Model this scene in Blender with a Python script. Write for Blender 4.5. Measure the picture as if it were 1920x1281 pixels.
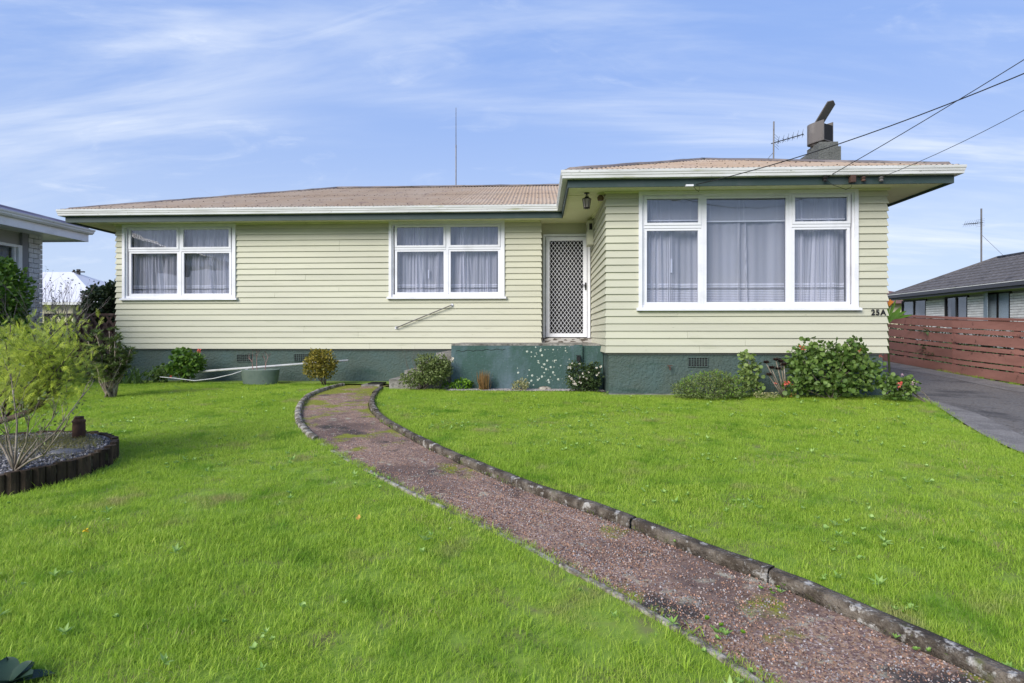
import bpy, math, random
import numpy as np
from mathutils import Vector
random.seed(7); rng = np.random.default_rng(7)
S = bpy.context.scene
for o in list(bpy.data.objects): bpy.data.objects.remove(o)
# ------------------------------------------------------------------ camera, sky, sun, exposure
F = 1067.0; TH = math.atan(50/1067.0); CT, ST = math.cos(TH), math.sin(TH); HZ = 628.0; CZ = 1.30
cam = bpy.data.cameras.new('camera'); camo = bpy.data.objects.new('camera', cam); S.collection.objects.link(camo)
cam.sensor_width = 36; cam.lens = F/1920*36; cam.shift_y = -12.5/1920
camo.location = (0, 0, CZ); camo.rotation_euler = (math.pi/2, 0, TH)
cam.clip_start = .05; cam.clip_end = 3000
S.camera = camo
SUN_EL, SUN_AZ = 31, 216          # azimuth clockwise from +Y: behind the camera, to the left
W = bpy.data.worlds.new('World'); S.world = W; W.use_nodes = True
nt = W.node_tree; nt.nodes.clear()
def wn(t, **k):
    n = nt.nodes.new(t)
    for a, b in k.items(): setattr(n, a, b)
    return n
sky = wn('ShaderNodeTexSky', sky_type='NISHITA', sun_disc=False)
sky.sun_elevation = math.radians(SUN_EL); sky.sun_rotation = math.radians(SUN_AZ)
sky.air_density = 1.0; sky.dust_density = 0.6; sky.ozone_density = 2.2
tc = wn('ShaderNodeTexCoord'); sep = wn('ShaderNodeSeparateXYZ'); nt.links.new(tc.outputs['Generated'], sep.inputs[0])
def wmath(op, a, b=None, c=None):
    n = wn('ShaderNodeMath', operation=op)
    for i, v in enumerate((a, b, c)):
        if v is None: continue
        if isinstance(v, (int, float)): n.inputs[i].default_value = v
        else: nt.links.new(v, n.inputs[i])
    return n.outputs[0]
zz = wmath('ADD', wmath('MAXIMUM', sep.outputs[2], 0.0), 0.16)
cx = wmath('DIVIDE', sep.outputs[0], zz); cy = wmath('DIVIDE', sep.outputs[1], zz)
cmb = wn('ShaderNodeCombineXYZ'); nt.links.new(cx, cmb.inputs[0]); nt.links.new(cy, cmb.inputs[1])
def cloud(rot, sc, nscale, lo, hi, off, det=8, dist=0.6, rough=.6):
    mp = wn('ShaderNodeMapping'); mp.inputs['Rotation'].default_value = (0, 0, rot); mp.inputs['Scale'].default_value = sc
    mp.inputs['Location'].default_value = off
    nt.links.new(cmb.outputs[0], mp.inputs[0])
    nz = wn('ShaderNodeTexNoise'); nz.inputs['Scale'].default_value = nscale; nz.inputs['Detail'].default_value = det
    nz.inputs['Roughness'].default_value = rough; nz.inputs['Distortion'].default_value = dist
    nt.links.new(mp.outputs[0], nz.inputs['Vector'])
    mr = wn('ShaderNodeMapRange', interpolation_type='SMOOTHSTEP'); mr.inputs[1].default_value = lo; mr.inputs[2].default_value = hi
    nt.links.new(nz.outputs[0], mr.inputs[0]); return mr.outputs[0]
c1 = cloud(.35, (.42, 1.9, 1), 1.15, .43, .74, (4.3, 1.2, 0))
c2 = cloud(-.5, (.7, 1.4, 1), .55, .36, .64, (1.7, 8.1, 0), det=3, dist=.3)
c3 = cloud(.6, (1.0, 1.6, 1), 2.0, .55, .85, (9.1, 3.3, 0), dist=1.2)
cl = wmath('MINIMUM', wmath('ADD', wmath('MULTIPLY', c1, c2), wmath('MULTIPLY', c3, .5)), 1.0)
cl = wmath('MULTIPLY', cl, .80)
tint = wn('ShaderNodeMix', data_type='RGBA', blend_type='MULTIPLY'); tint.inputs[0].default_value = 1
nt.links.new(sky.outputs[0], tint.inputs[6]); tint.inputs[7].default_value = (1.26, 1.15, 1.36, 1)
# a thin even veil of high haze lifts the blue towards the horizon
lift = wn('ShaderNodeMix', data_type='RGBA'); nt.links.new(tint.outputs[2], lift.inputs[6]); lift.inputs[0].default_value = .85
rp = wn('ShaderNodeValToRGB'); nt.links.new(sep.outputs[2], rp.inputs[0]); rp.color_ramp.interpolation = 'EASE'
rp.color_ramp.elements[0].position = 0; rp.color_ramp.elements[0].color = (.46, .56, .73, 1)
rp.color_ramp.elements[1].position = 1; rp.color_ramp.elements[1].color = (.12, .21, .50, 1)
q_ = rp.color_ramp.elements.new(.48); q_.color = (.235, .37, .71, 1)
vs_ = wn('ShaderNodeVectorMath', operation='SCALE'); nt.links.new(rp.outputs[0], vs_.inputs[0]); vs_.inputs['Scale'].default_value = 9.2
nt.links.new(vs_.outputs[0], lift.inputs[7])
cm = wn('ShaderNodeMix', data_type='RGBA'); nt.links.new(cl, cm.inputs[0]); nt.links.new(lift.outputs[2], cm.inputs[6]); cm.inputs[7].default_value = (6.7, 7.15, 7.75, 1)
bg = wn('ShaderNodeBackground'); bg.inputs[1].default_value = .083; nt.links.new(cm.outputs[2], bg.inputs[0])
out = wn('ShaderNodeOutputWorld'); nt.links.new(bg.outputs[0], out.inputs[0])
sl = bpy.data.lights.new('sun', 'SUN'); sl.energy = 2.6; sl.angle = math.radians(34); sl.color = (1, .955, .88)
so = bpy.data.objects.new('sun', sl); S.collection.objects.link(so)
a, e = math.radians(SUN_AZ), math.radians(SUN_EL)
so.rotation_euler = Vector((math.sin(a)*math.cos(e), math.cos(a)*math.cos(e), math.sin(e))).to_track_quat('Z', 'Y').to_euler()
S.view_settings.view_transform = 'Standard'; S.view_settings.look = 'None'; S.view_settings.gamma = 1
S.view_settings.use_curve_mapping = False; S.view_settings.exposure = 0.78
S.render.engine = 'CYCLES'

# ------------------------------------------------------------------ materials
def mat(name, c, layers=(), rough=.8, bump=None, spec=.3, metal=0, vary=None, transl=0, objrand=0):
    """c base colour; layers: (colour, scale xyz, lo, hi, offset[, detail]) noise-masked overlays; bump: (scale xyz, strength, distance)"""
    m = bpy.data.materials.new(name); m.use_nodes = True; t = m.node_tree; N = t.nodes; L = t.links
    b = N['Principled BSDF']; b.inputs['Roughness'].default_value = rough; b.inputs['Metallic'].default_value = metal
    b.inputs['Specular IOR Level'].default_value = spec
    geo = N.new('ShaderNodeNewGeometry')
    def noise(sc, off, det=5):
        mp = N.new('ShaderNodeMapping'); L.new(geo.outputs['Position'], mp.inputs[0])
        mp.inputs['Scale'].default_value = sc if isinstance(sc, tuple) else (sc, sc, sc); mp.inputs['Location'].default_value = (off, off*1.7, off*.3)
        z = N.new('ShaderNodeTexNoise'); z.inputs['Scale'].default_value = 1; z.inputs['Detail'].default_value = det; z.inputs['Roughness'].default_value = .62
        L.new(mp.outputs[0], z.inputs['Vector']); return z.outputs[0]
    rgb = N.new('ShaderNodeRGB'); rgb.outputs[0].default_value = (*c, 1); cur = rgb.outputs[0]
    if vary is not None:          # per-leaf / per-blade variation stored on the mesh
        at = N.new('ShaderNodeAttribute'); at.attribute_name = 'v'
        mx = N.new('ShaderNodeMix'); mx.data_type = 'RGBA'; L.new(at.outputs['Fac'], mx.inputs[0]); L.new(cur, mx.inputs[6]); mx.inputs[7].default_value = (*vary, 1)
        cur = mx.outputs[2]
    for ly in layers:
        col, sc, lo, hi, off = ly[:5]; det = ly[5] if len(ly) > 5 else 5
        mr = N.new('ShaderNodeMapRange'); mr.inputs[1].default_value = lo; mr.inputs[2].default_value = hi
        L.new(noise(sc, off, det), mr.inputs[0])
        mx = N.new('ShaderNodeMix'); mx.data_type = 'RGBA'; L.new(mr.outputs[0], mx.inputs[0]); L.new(cur, mx.inputs[6]); mx.inputs[7].default_value = (*col, 1)
        cur = mx.outputs[2]
    if objrand:
        oi = N.new('ShaderNodeObjectInfo'); mr = N.new('ShaderNodeMapRange'); L.new(oi.outputs['Random'], mr.inputs[0])
        mr.inputs[3].default_value = 1-objrand; mr.inputs[4].default_value = 1+objrand
        hs = N.new('ShaderNodeHueSaturation'); L.new(mr.outputs[0], hs.inputs['Value']); L.new(cur, hs.inputs['Color']); cur = hs.outputs[0]
    L.new(cur, b.inputs['Base Color'])
    if bump:
        for k, (sc, st, di) in enumerate(bump if isinstance(bump, list) else [bump]):
            bp = N.new('ShaderNodeBump'); bp.inputs['Strength'].default_value = st; bp.inputs['Distance'].default_value = di
            L.new(noise(sc, 3.3+k, 4), bp.inputs['Height'])
            if k: L.new(last, bp.inputs['Normal'])
            last = bp.outputs[0]
        L.new(last, b.inputs['Normal'])
    if transl:
        tr = N.new('ShaderNodeBsdfTranslucent'); L.new(cur, tr.inputs[0]); ms = N.new('ShaderNodeMixShader'); ms.inputs[0].default_value = transl
        L.new(b.outputs[0], ms.inputs[1]); L.new(tr.outputs[0], ms.inputs[2]); L.new(ms.outputs[0], N['Material Output'].inputs[0])
    return m
M = {}
M['board'] = mat('weatherboard_paint', (.53, .52, .40), [((.46, .45, .355), (.35, .35, 3), .40, .70, 1.), ((.42, .42, .31), (2, 2, 14), .58, .80, 5.), ((.30, .29, .21), (14, 14, 40), .66, .76, 8.)], .55, ((3, 3, 60), .10, .01), objrand=.035)
M['soffit'] = mat('soffit_paint', (.74, .73, .46), [((.64, .62, .37), 1.3, .45, .7, 2.), ((.33, .30, .17), 4., .62, .85, 6.)], .7)
M['white'] = mat('white_paint', (.76, .76, .80), [((.62, .62, .64), 3., .5, .8, 4.), ((.38, .37, .34), (14, 14, 30), .70, .80, 9.)], .42, ((20, 20, 20), .06, .01))
M['gutter'] = mat('gutter_paint', (.64, .64, .63), [((.50, .50, .475), (1.2, 1.2, 9), .42, .66, 4.), ((.34, .36, .17), (1.8, 1.8, 26), .60, .72, 9.), ((.10, .10, .06), (12, 12, 36), .64, .71, 3.)], .5)
M['fascia'] = mat('dark_green_paint', (.036, .060, .056), [((.055, .075, .075), 3., .5, .7, 4.)], .5)
M['stucco'] = mat('green_stucco', (.078, .108, .093), [((.075, .12, .115), 1.7, .45, .7, 2.), ((.035, .07, .056), (1, 1, 5), .55, .75, 7.), ((.11, .15, .14), 25., .62, .8, 5.)], .8, [((24, 24, 24), .85, .035), ((70, 70, 70), .3, .01)])
M['porch'] = mat('weathered_green_concrete', (.050, .098, .085), [((.13, .18, .215), (1.2, 1.2, .45), .44, .64, 12.4), ((.042, .08, .066), 3., .58, .72, 7.), ((.15, .19, .21), 28., .60, .8, 5.)], .85, [((30, 30, 30), .6, .02), ((90, 90, 90), .3, .008)])
M['concrete'] = mat('old_concrete', (.32, .30, .27), [((.16, .15, .13), 4., .42, .62, 2.), ((.07, .065, .055), 14., .5, .7, 7.), ((.45, .44, .40), 9., .64, .74, 3.)], .9, [((35, 35, 35), .6, .02)])
M['kerb'] = mat('mossy_kerb_concrete', (.19, .16, .125), [((.07, .055, .04), 9., .40, .56, 2., 8), ((.055, .045, .035), 3., .55, .65, 41., 9), ((.46, .44, .40), 15., .57, .64, 31., 10), ((.10, .115, .035), 5., .60, .72, 17.), ((.25, .23, .2), 60., .58, .7, 3.)], .95, [((45, 45, 45), .9, .03)])
M['kerbpale'] = mat('pale_kerb_concrete', (.42, .385, .32), [((.13, .11, .08), 11., .42, .56, 2., 9), ((.5, .49, .46), 12., .6, .7, 3.), ((.12, .13, .05), 5., .6, .72, 17.)], .95, [((45, 45, 45), .8, .02)])
M['roof'] = mat('faded_roof_iron', (.43, .315, .215), [((.47, .37, .275), .9, .42, .65, 2.), ((.27, .19, .16), (3, 3, 3), .55, .75, 8.), ((.20, .18, .12), 6., .67, .78, 3.), ((.49, .44, .38), (14, 2, 2), .62, .8, 6.)], .75, spec=.12)
M['roofcap'] = mat('ridge_iron', (.15, .13, .13), [((.24, .20, .18), 1.5, .45, .6, 2.), ((.06, .065, .035), 8., .56, .68, 8.), ((.34, .34, .24), 22., .66, .74, 3.)], .7)
M['dark'] = mat('dark_interior', (.02, .02, .022), rough=.9)
M['room'] = mat('room_plaster', (.22, .215, .21), rough=.9)
M['bolt'] = mat('rusty_bolt', (.06, .04, .03), rough=.8)
M['black'] = mat('black_metal', (.015, .014, .014), rough=.45)
M['steel'] = mat('grey_galvanised_steel', (.17, .16, .155), [((.09, .075, .065), 9., .5, .7, 2.)], .5, metal=.4)
M['cowl'] = mat('cowl_metal', (.15, .135, .125), [((.22, .2, .185), 3., .5, .7, 2.), ((.05, .04, .035), 6., .6, .75, 5.)], .55)
M['chim'] = mat('chimney_stucco', (.13, .135, .125), [((.19, .19, .175), 4., .5, .7, 2.), ((.06, .065, .055), 7., .58, .72, 5.)], .9, [((28, 28, 28), .9, .04)])
M['fence'] = mat('red_brown_stain', (.35, .165, .13), [((.25, .115, .09), (.7, .7, 2.5), .42, .65, 2.), ((.27, .125, .10), 5., .58, .72, 6.), ((.045, .025, .02), 7., .62, .72, 11.)], .8, ((30, 3, 60), .35, .01), objrand=.12)
M['paling'] = mat('dark_paling', (.10, .055, .045), [((.17, .11, .10), 5., .55, .7, 2.)], .9, objrand=.25)
M['lattice'] = mat('brown_lattice', (.22, .135, .105), [((.32, .24, .21), 5., .55, .7, 2.), ((.04, .025, .02), 6., .55, .7, 6.)], .85, objrand=.2)
M['log'] = mat('dark_edging_log', (.075, .050, .032), [((.03, .02, .013), (14, 14, 4), .4, .6, 2.), ((.21, .19, .15), (22, 22, 6), .62, .72, 6.), ((.08, .09, .03), 7., .62, .75, 9.)], .9, ((60, 60, 8), .7, .01), objrand=.3)
M['path'] = mat('red_chip_path', (.37, .24, .16), [((.17, .105, .092), 55., .44, .58, 2., 3), ((.50, .39, .35), 75., .56, .64, 6., 3), ((.16, .108, .088), 1.3, .46, .62, 14., 7), ((.40, .36, .27), 6.5, .59, .66, 3., 10), ((.065, .055, .05), 2.2, .56, .66, 21., 10)], .95, [((120, 120, 120), .8, .012)])
M['asphalt'] = mat('driveway_asphalt', (.165, .145, .125), [((.165, .155, .145), 9., .46, .66, 12., 8), ((.17, .165, .16), 60., .5, .62, 2., 3), ((.20, .195, .19), 75., .62, .7, 7., 3), ((.075, .07, .068), 1.1, .5, .66, 4.), ((.06, .056, .054), 30., .56, .64, 14., 3), ((.24, .23, .22), 22., .60, .68, 19., 4)], .95, [((90, 90, 90), .7, .012)])
M['dconc'] = mat('driveway_concrete_edge', (.215, .20, .185), [((.14, .13, .122), 3., .42, .62, 2.), ((.3, .29, .28), 60., .55, .66, 4., 3), ((.09, .088, .09), 40., .6, .7, 9.)], .95, [((80, 80, 80), .6, .01)])
M['soil'] = mat('lawn_soil', (.19, .29, .04), [((.17, .155, .07), 5., .5, .7, 2.), ((.23, .32, .04), 11., .5, .7, 8.)], 1)
M['ground'] = mat('ground_turf', (.085, .13, .03), [((.11, .15, .04), .3, .45, .65, 2.), ((.06, .09, .02), 3., .5, .7, 8.)], 1)
M['bedgravel'] = mat('grey_bed_gravel', (.17, .165, .165), [((.07, .068, .07), 70., .45, .6, 2., 3), ((.34, .33, .33), 90., .58, .66, 7., 3), ((.17, .15, .07), 2.2, .50, .66, 6., 6)], 1, [((110, 110, 110), .9, .015)])
M['wood'] = mat('bare_branch_bark', (.20, .165, .125), [((.35, .31, .26), 18., .5, .65, 2.), ((.09, .07, .05), 9., .55, .7, 6.)], .9)
M['bark'] = mat('dark_bark', (.10, .075, .058), [((.22, .19, .16), 14., .55, .7, 2.)], .9)
M['redbark'] = mat('reddish_branch_bark', (.16, .085, .055), [((.25, .15, .10), 14., .5, .65, 2.)], .9)
M['purple'] = mat('purple_twig_bark', (.30, .235, .235), [((.44, .38, .38), 14., .5, .65, 2.)], .9)
M['plastic'] = mat('grey_plastic_pipe', (.55, .55, .55), [((.35, .35, .34), 6., .55, .75, 3.)], .5)
M['tub'] = mat('sage_green_plastic', (.115, .155, .135), [((.15, .19, .165), 3., .45, .6, 2.), ((.05, .06, .045), 8., .6, .75, 5.)], .5)
M['rust'] = mat('rust_brown_metal', (.075, .042, .033), [((.12, .065, .045), 14., .5, .65, 2.)], .8, ((60, 60, 60), .4, .01))
M['brickw'] = mat('white_painted_brick', (.62, .61, .60), [((.48, .47, .46), 5., .5, .7, 2.)], .8, ((40, 40, 40), .4, .01), objrand=.08)
M['brickl'] = mat('pale_grey_painted_brick', (.66, .66, .70), [((.52, .52, .56), 5., .45, .65, 2.), ((.5, .5, .53), 30., .55, .7, 5.)], .85, ((40, 40, 40), .7, .02), objrand=.08)
M['mortar'] = mat('grey_mortar', (.34, .335, .34), rough=.95)
M['tile'] = mat('grey_roof_tile', (.105, .098, .098), [((.15, .14, .14), 8., .5, .65, 2.), ((.05, .048, .05), 3., .55, .7, 6.), ((.25, .24, .24), 25., .68, .76, 8.)], .8, objrand=.1)
M['charcoal'] = mat('charcoal_gutter', (.055, .055, .065), rough=.4)
M['limetrim'] = mat('pale_green_trim', (.33, .36, .20), rough=.7)
M['blueroof'] = mat('blue_grey_roof_iron', (.13, .13, .20), [((.19, .19, .26), 2., .5, .7, 2.)], .5)
M['whiteroof'] = mat('white_roof_iron', (.68, .68, .72), [((.6, .6, .63), 2., .5, .7, 2.)], .5)
M['cream'] = mat('cream_wall', (.60, .55, .38), rough=.8)
M['ochre'] = mat('ochre_wall', (.40, .30, .13), rough=.8)
M['redroof'] = mat('red_brown_roof', (.20, .10, .08), [((.12, .07, .06), 4., .5, .7, 2.)], .8)
M['lichen'] = mat('pale_lichen', (.46, .49, .42), [((.38, .44, .38), 30., .5, .6, 2.)], .95)
M['woodsill'] = mat('peeling_sill_timber', (.42, .40, .37), [((.10, .085, .07), (9, 9, 22), .50, .56, 2.)], .9)
M['petal'] = mat('coral_petal', (.62, .095, .075), vary=(.80, .22, .16), rough=.7, transl=.2)
M['pink'] = mat('pink_petal', (.72, .42, .50), vary=(.8, .6, .68), rough=.7, transl=.2)
M['wpetal'] = mat('white_petal', (.78, .76, .68), vary=(.70, .60, .50), rough=.7, transl=.2)
M['yellow'] = mat('yellow_petal', (.75, .50, .02), rough=.7)
M['orange'] = mat('orange_petal', (.75, .25, .03), rough=.6)
M['drylf'] = mat('dry_leaf', (.55, .28, .06), vary=(.65, .45, .12), rough=.8)
M['glassy'] = mat('frosted_window_film', (.30, .36, .42), [((.20, .24, .29), 40., .45, .6, 2.)], .5)
def leafmat(name, c, v, tr=.25, rough=.5): M[name] = mat(name, c, [(tuple(x*.75 for x in c), 6., .5, .8, 3.)], rough, spec=.35, vary=v, transl=tr)
leafmat('leaf_bright', (.065, .15, .018), (.16, .27, .035))
leafmat('leaf_geranium', (.085, .16, .03), (.20, .29, .07))
leafmat('leaf_pale', (.15, .23, .055), (.27, .34, .11))
leafmat('leaf_rhodo', (.10, .15, .045), (.20, .26, .085))
leafmat('leaf_conifer', (.10, .18, .015), (.50, .58, .05), .3)
leafmat('leaf_golden', (.14, .14, .018), (.42, .33, .06))
leafmat('leaf_dark', (.022, .042, .016), (.06, .09, .035))
leafmat('leaf_olive', (.11, .155, .04), (.24, .29, .10))
leafmat('leaf_lime', (.13, .28, .015), (.22, .38, .03))
leafmat('leaf_box', (.035, .065, .02), (.10, .145, .05))
leafmat('leaf_straw', (.25, .13, .045), (.38, .27, .12))
leafmat('leaf_aeon', (.045, .022, .022), (.11, .07, .06))
leafmat('leaf_agave', (.035, .07, .045), (.07, .12, .085))
leafmat('leaf_strap', (.10, .17, .05), (.20, .30, .12))
leafmat('leaf_cream', (.20, .22, .06), (.55, .50, .28))
leafmat('leaf_weed', (.24, .42, .08), (.38, .54, .16))
# lawn blades: two patch scales in world space over the per-blade variation
M['grass'] = mat('grass_blade', (.275, .455, .03), [((.36, .53, .06), .9, .42, .66, 3.), ((.19, .37, .03), 2.4, .53, .68, 9., 7), ((.46, .45, .17), 1.7, .58, .70, 23., 7)], .5, spec=.25, vary=(.60, .72, .13), transl=.46)
# two-stop overlay for moss on the path, denser near the house
def extra_moss(m):
    t = m.node_tree; N = t.nodes; L = t.links; b = N['Principled BSDF']; src = b.inputs['Base Color'].links[0].from_socket
    geo = N.new('ShaderNodeNewGeometry'); sp = N.new('ShaderNodeSeparateXYZ'); L.new(geo.outputs['Position'], sp.inputs[0])
    mr = N.new('ShaderNodeMapRange'); L.new(sp.outputs[1], mr.inputs[0]); mr.inputs[1].default_value = 5.2; mr.inputs[2].default_value = 10; mr.inputs[3].default_value = -.07; mr.inputs[4].default_value = .10
    z = N.new('ShaderNodeTexNoise'); z.inputs['Scale'].default_value = 2.1; z.inputs['Detail'].default_value = 9; z.inputs['Roughness'].default_value = .65; L.new(geo.outputs['Position'], z.inputs['Vector'])
    ad = N.new('ShaderNodeMath'); L.new(z.outputs[0], ad.inputs[0]); L.new(mr.outputs[0], ad.inputs[1])
    m2 = N.new('ShaderNodeMapRange'); L.new(ad.outputs[0], m2.inputs[0]); m2.inputs[1].default_value = .50; m2.inputs[2].default_value = .58
    mx = N.new('ShaderNodeMix'); mx.data_type = 'RGBA'; L.new(m2.outputs[0], mx.inputs[0]); L.new(src, mx.inputs[6]); mx.inputs[7].default_value = (.22, .235, .03, 1)
    L.new(mx.outputs[2], b.inputs['Base Color'])
extra_moss(M['path'])
def glassmat():
    m = bpy.data.materials.new('window_glass'); m.use_nodes = True; t = m.node_tree; N = t.nodes; L = t.links; N.remove(N['Principled BSDF'])
    tr = N.new('ShaderNodeBsdfTransparent'); tr.inputs[0].default_value = (.90, .91, .95, 1)
    gl = N.new('ShaderNodeBsdfGlossy'); gl.inputs['Roughness'].default_value = .012
    geo = N.new('ShaderNodeNewGeometry'); z = N.new('ShaderNodeTexNoise'); z.inputs['Scale'].default_value = 1.6; z.inputs['Detail'].default_value = 1; L.new(geo.outputs['Position'], z.inputs['Vector'])
    bp = N.new('ShaderNodeBump'); bp.inputs['Strength'].default_value = .25; bp.inputs['Distance'].default_value = .02; L.new(z.outputs[0], bp.inputs['Height']); L.new(bp.outputs[0], gl.inputs['Normal'])
    lw = N.new('ShaderNodeLayerWeight'); lw.inputs[0].default_value = .5; fr = N.new('ShaderNodeMath'); fr.operation = 'POWER'; L.new(lw.outputs['Facing'], fr.inputs[0]); fr.inputs[1].default_value = 3.5
    ad = N.new('ShaderNodeMath'); ad.operation = 'MULTIPLY_ADD'; L.new(fr.outputs[0], ad.inputs[0]); ad.inputs[1].default_value = .7; ad.inputs[2].default_value = .09
    ms = N.new('ShaderNodeMixShader'); L.new(ad.outputs[0], ms.inputs[0]); L.new(tr.outputs[0], ms.inputs[1]); L.new(gl.outputs[0], ms.inputs[2]); L.new(ms.outputs[0], N['Material Output'].inputs[0])
    return m
M['glass'] = glassmat()
def sheermat(name, zband, base=(.62, .62, .68), alpha=.5):
    """sheer curtain cloth: woven bands printed across it at height zband"""
    m = bpy.data.materials.new(name); m.use_nodes = True; t = m.node_tree; N = t.nodes; L = t.links; N.remove(N['Principled BSDF'])
    geo = N.new('ShaderNodeNewGeometry'); sp = N.new('ShaderNodeSeparateXYZ'); L.new(geo.outputs['Position'], sp.inputs[0])
    def mth(op, a, b=0, c=0):
        n = N.new('ShaderNodeMath'); n.operation = op
        for i, v in enumerate((a, b, c)):
            if isinstance(v, (int, float)): n.inputs[i].default_value = v
            else: L.new(v, n.inputs[i])
        return n.outputs[0]
    h = mth('SUBTRACT', sp.outputs[2], zband)
    def band(lo, hi): return mth('MULTIPLY', mth('GREATER_THAN', h, lo), mth('LESS_THAN', h, hi))
    stripe = mth('MULTIPLY', mth('LESS_THAN', h, -.075), mth('GREATER_THAN', mth('FRACT', mth('MULTIPLY', h, 38)), .55))
    dense = mth('MINIMUM', mth('ADD', mth('ADD', band(.0, .03), band(-.035, -.015)), mth('ADD', stripe, 0)), 1)
    al = mth('ADD', mth('MULTIPLY', dense, .95-alpha), alpha)
    al = mth('SUBTRACT', al, mth('MULTIPLY', band(-.075, -.035), .30))
    at = N.new('ShaderNodeAttribute'); at.attribute_name = 'g'; al = mth('MINIMUM', mth('ADD', al, mth('MULTIPLY', at.outputs['Fac'], .55)), .99)
    d = N.new('ShaderNodeBsdfDiffuse'); d.inputs[0].default_value = (*base, 1); tl = N.new('ShaderNodeBsdfTranslucent'); tl.inputs[0].default_value = (*base, 1)
    m1 = N.new('ShaderNodeMixShader'); m1.inputs[0].default_value = .25; L.new(d.outputs[0], m1.inputs[1]); L.new(tl.outputs[0], m1.inputs[2])
    tp = N.new('ShaderNodeBsdfTransparent'); ms = N.new('ShaderNodeMixShader'); L.new(al, ms.inputs[0]); L.new(tp.outputs[0], ms.inputs[1]); L.new(m1.outputs[0], ms.inputs[2])
    L.new(ms.outputs[0], N['Material Output'].inputs[0]); return m

# ------------------------------------------------------------------ object helpers
COL = S.collection; WO = {}
def tag(o, label=None, cat=None, group=None, kind=None):
    if label: o['label'] = label
    if cat: o['category'] = cat
    if group: o['group'] = group
    if kind: o['kind'] = kind
    return o
def thing(name, loc, label, cat, group=None):
    o = bpy.data.objects.new(name, None); o.location = loc; o.empty_display_size = .1; COL.objects.link(o); WO[o.name] = Vector(loc)
    return tag(o, label, cat, group)
def link(name, me, parent=None, at=(0, 0, 0), rz=0):
    o = bpy.data.objects.new(name, me); COL.objects.link(o); at = Vector(at); WO[o.name] = at
    if parent is not None: o.parent = parent; o.location = at-WO[parent.name]
    else: o.location = at
    o.rotation_euler = (0, 0, rz); return o
class MB:
    def __init__(s): s.v = []; s.f = []
    def add(s, vs, fs):
        b = len(s.v); s.v += [tuple(p) for p in vs]; s.f += [tuple(b+i for i in f) for f in fs]; return s
    def box(s, x0, x1, y0, y1, z0, z1):
        return s.add([(x, y, z) for x in (x0, x1) for y in (y0, y1) for z in (z0, z1)],
                     [(0, 1, 3, 2), (4, 6, 7, 5), (0, 4, 5, 1), (2, 3, 7, 6), (0, 2, 6, 4), (1, 5, 7, 3)])
    def prism(s, poly, z0, z1):
        n = len(poly)
        return s.add([(x, y, z0) for x, y in poly]+[(x, y, z1) for x, y in poly],
                     [tuple(range(n))[::-1], tuple(range(n, 2*n))]+[(i, (i+1) % n, n+(i+1) % n, n+i) for i in range(n)])
    def tube(s, pts, r, n=6, caps=True):
        pts = [Vector(p) for p in pts]; rs = r if isinstance(r, (list, tuple)) else [r]*len(pts); vs = []; fs = []
        ref = Vector((.31, .17, 1)) if abs((pts[-1]-pts[0]).normalized().z) < .9 else Vector((1, .2, 0))
        for i, p in enumerate(pts):
            d = (pts[min(i+1, len(pts)-1)]-pts[max(i-1, 0)]).normalized(); a = d.cross(ref).normalized(); b = d.cross(a)
            for k in range(n):
                t = 2*math.pi*k/n; vs.append(p+(a*math.cos(t)+b*math.sin(t))*rs[i])
        for i in range(len(pts)-1):
            for k in range(n): fs.append((i*n+k, i*n+(k+1) % n, (i+1)*n+(k+1) % n, (i+1)*n+k))
        if caps: fs += [tuple(range(n))[::-1], tuple(range((len(pts)-1)*n, len(pts)*n))]
        return s.add(vs, fs)
    def lathe(s, prof, c=(0, 0, 0), n=16, sx=1, sy=1):
        vs = [(c[0]+r*sx*math.cos(2*math.pi*k/n), c[1]+r*sy*math.sin(2*math.pi*k/n), c[2]+z) for r, z in prof for k in range(n)]
        fs = [(i*n+k, i*n+(k+1) % n, (i+1)*n+(k+1) % n, (i+1)*n+k) for i in range(len(prof)-1) for k in range(n)]
        fs += [tuple(range(n))[::-1], tuple(range((len(prof)-1)*n, len(prof)*n))]
        return s.add(vs, fs)
    def sweep(s, path, prof, closed=False, ends=True):
        """prof: (d to the right of travel, z); mitred along a plan polyline (x,y,z)"""
        n = len(path); m = len(prof); vs = []; fs = []
        for i in range(n):
            p = Vector(path[i]); a = Vector(path[(i-1) % n]) if (closed or i) else p-(Vector(path[1])-p); b = Vector(path[(i+1) % n]) if (closed or i < n-1) else p+(p-Vector(path[i-1]))
            d1 = (p-a).to_2d().normalized(); d2 = (b-p).to_2d().normalized(); n1 = Vector((d1.y, -d1.x)); n2 = Vector((d2.y, -d2.x))
            mt = (n1+n2); mt = mt/max(.3, mt.dot(n1)) if mt.length > .01 else n1
            for d, z in prof: vs.append((p.x+mt.x*d, p.y+mt.y*d, p.z+z))
        for i in range(n if closed else n-1):
            j = (i+1) % n
            for k in range(m): fs.append((i*m+k, i*m+(k+1) % m, j*m+(k+1) % m, j*m+k))
        if not closed and ends: fs += [tuple(range(m)), tuple(range((n-1)*m, n*m))[::-1]]
        return s.add(vs, fs)
    def mesh(s, name, mt, smooth=False):
        me = bpy.data.meshes.new(name); me.from_pydata(s.v, [], s.f); me.materials.append(mt if not isinstance(mt, str) else M[mt])
        if smooth: me.polygons.foreach_set('use_smooth', [True]*len(me.polygons))
        me.update(); return me
    def build(s, name, mt, parent=None, smooth=False): return link(name, s.mesh(name, mt, smooth), parent)
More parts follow.
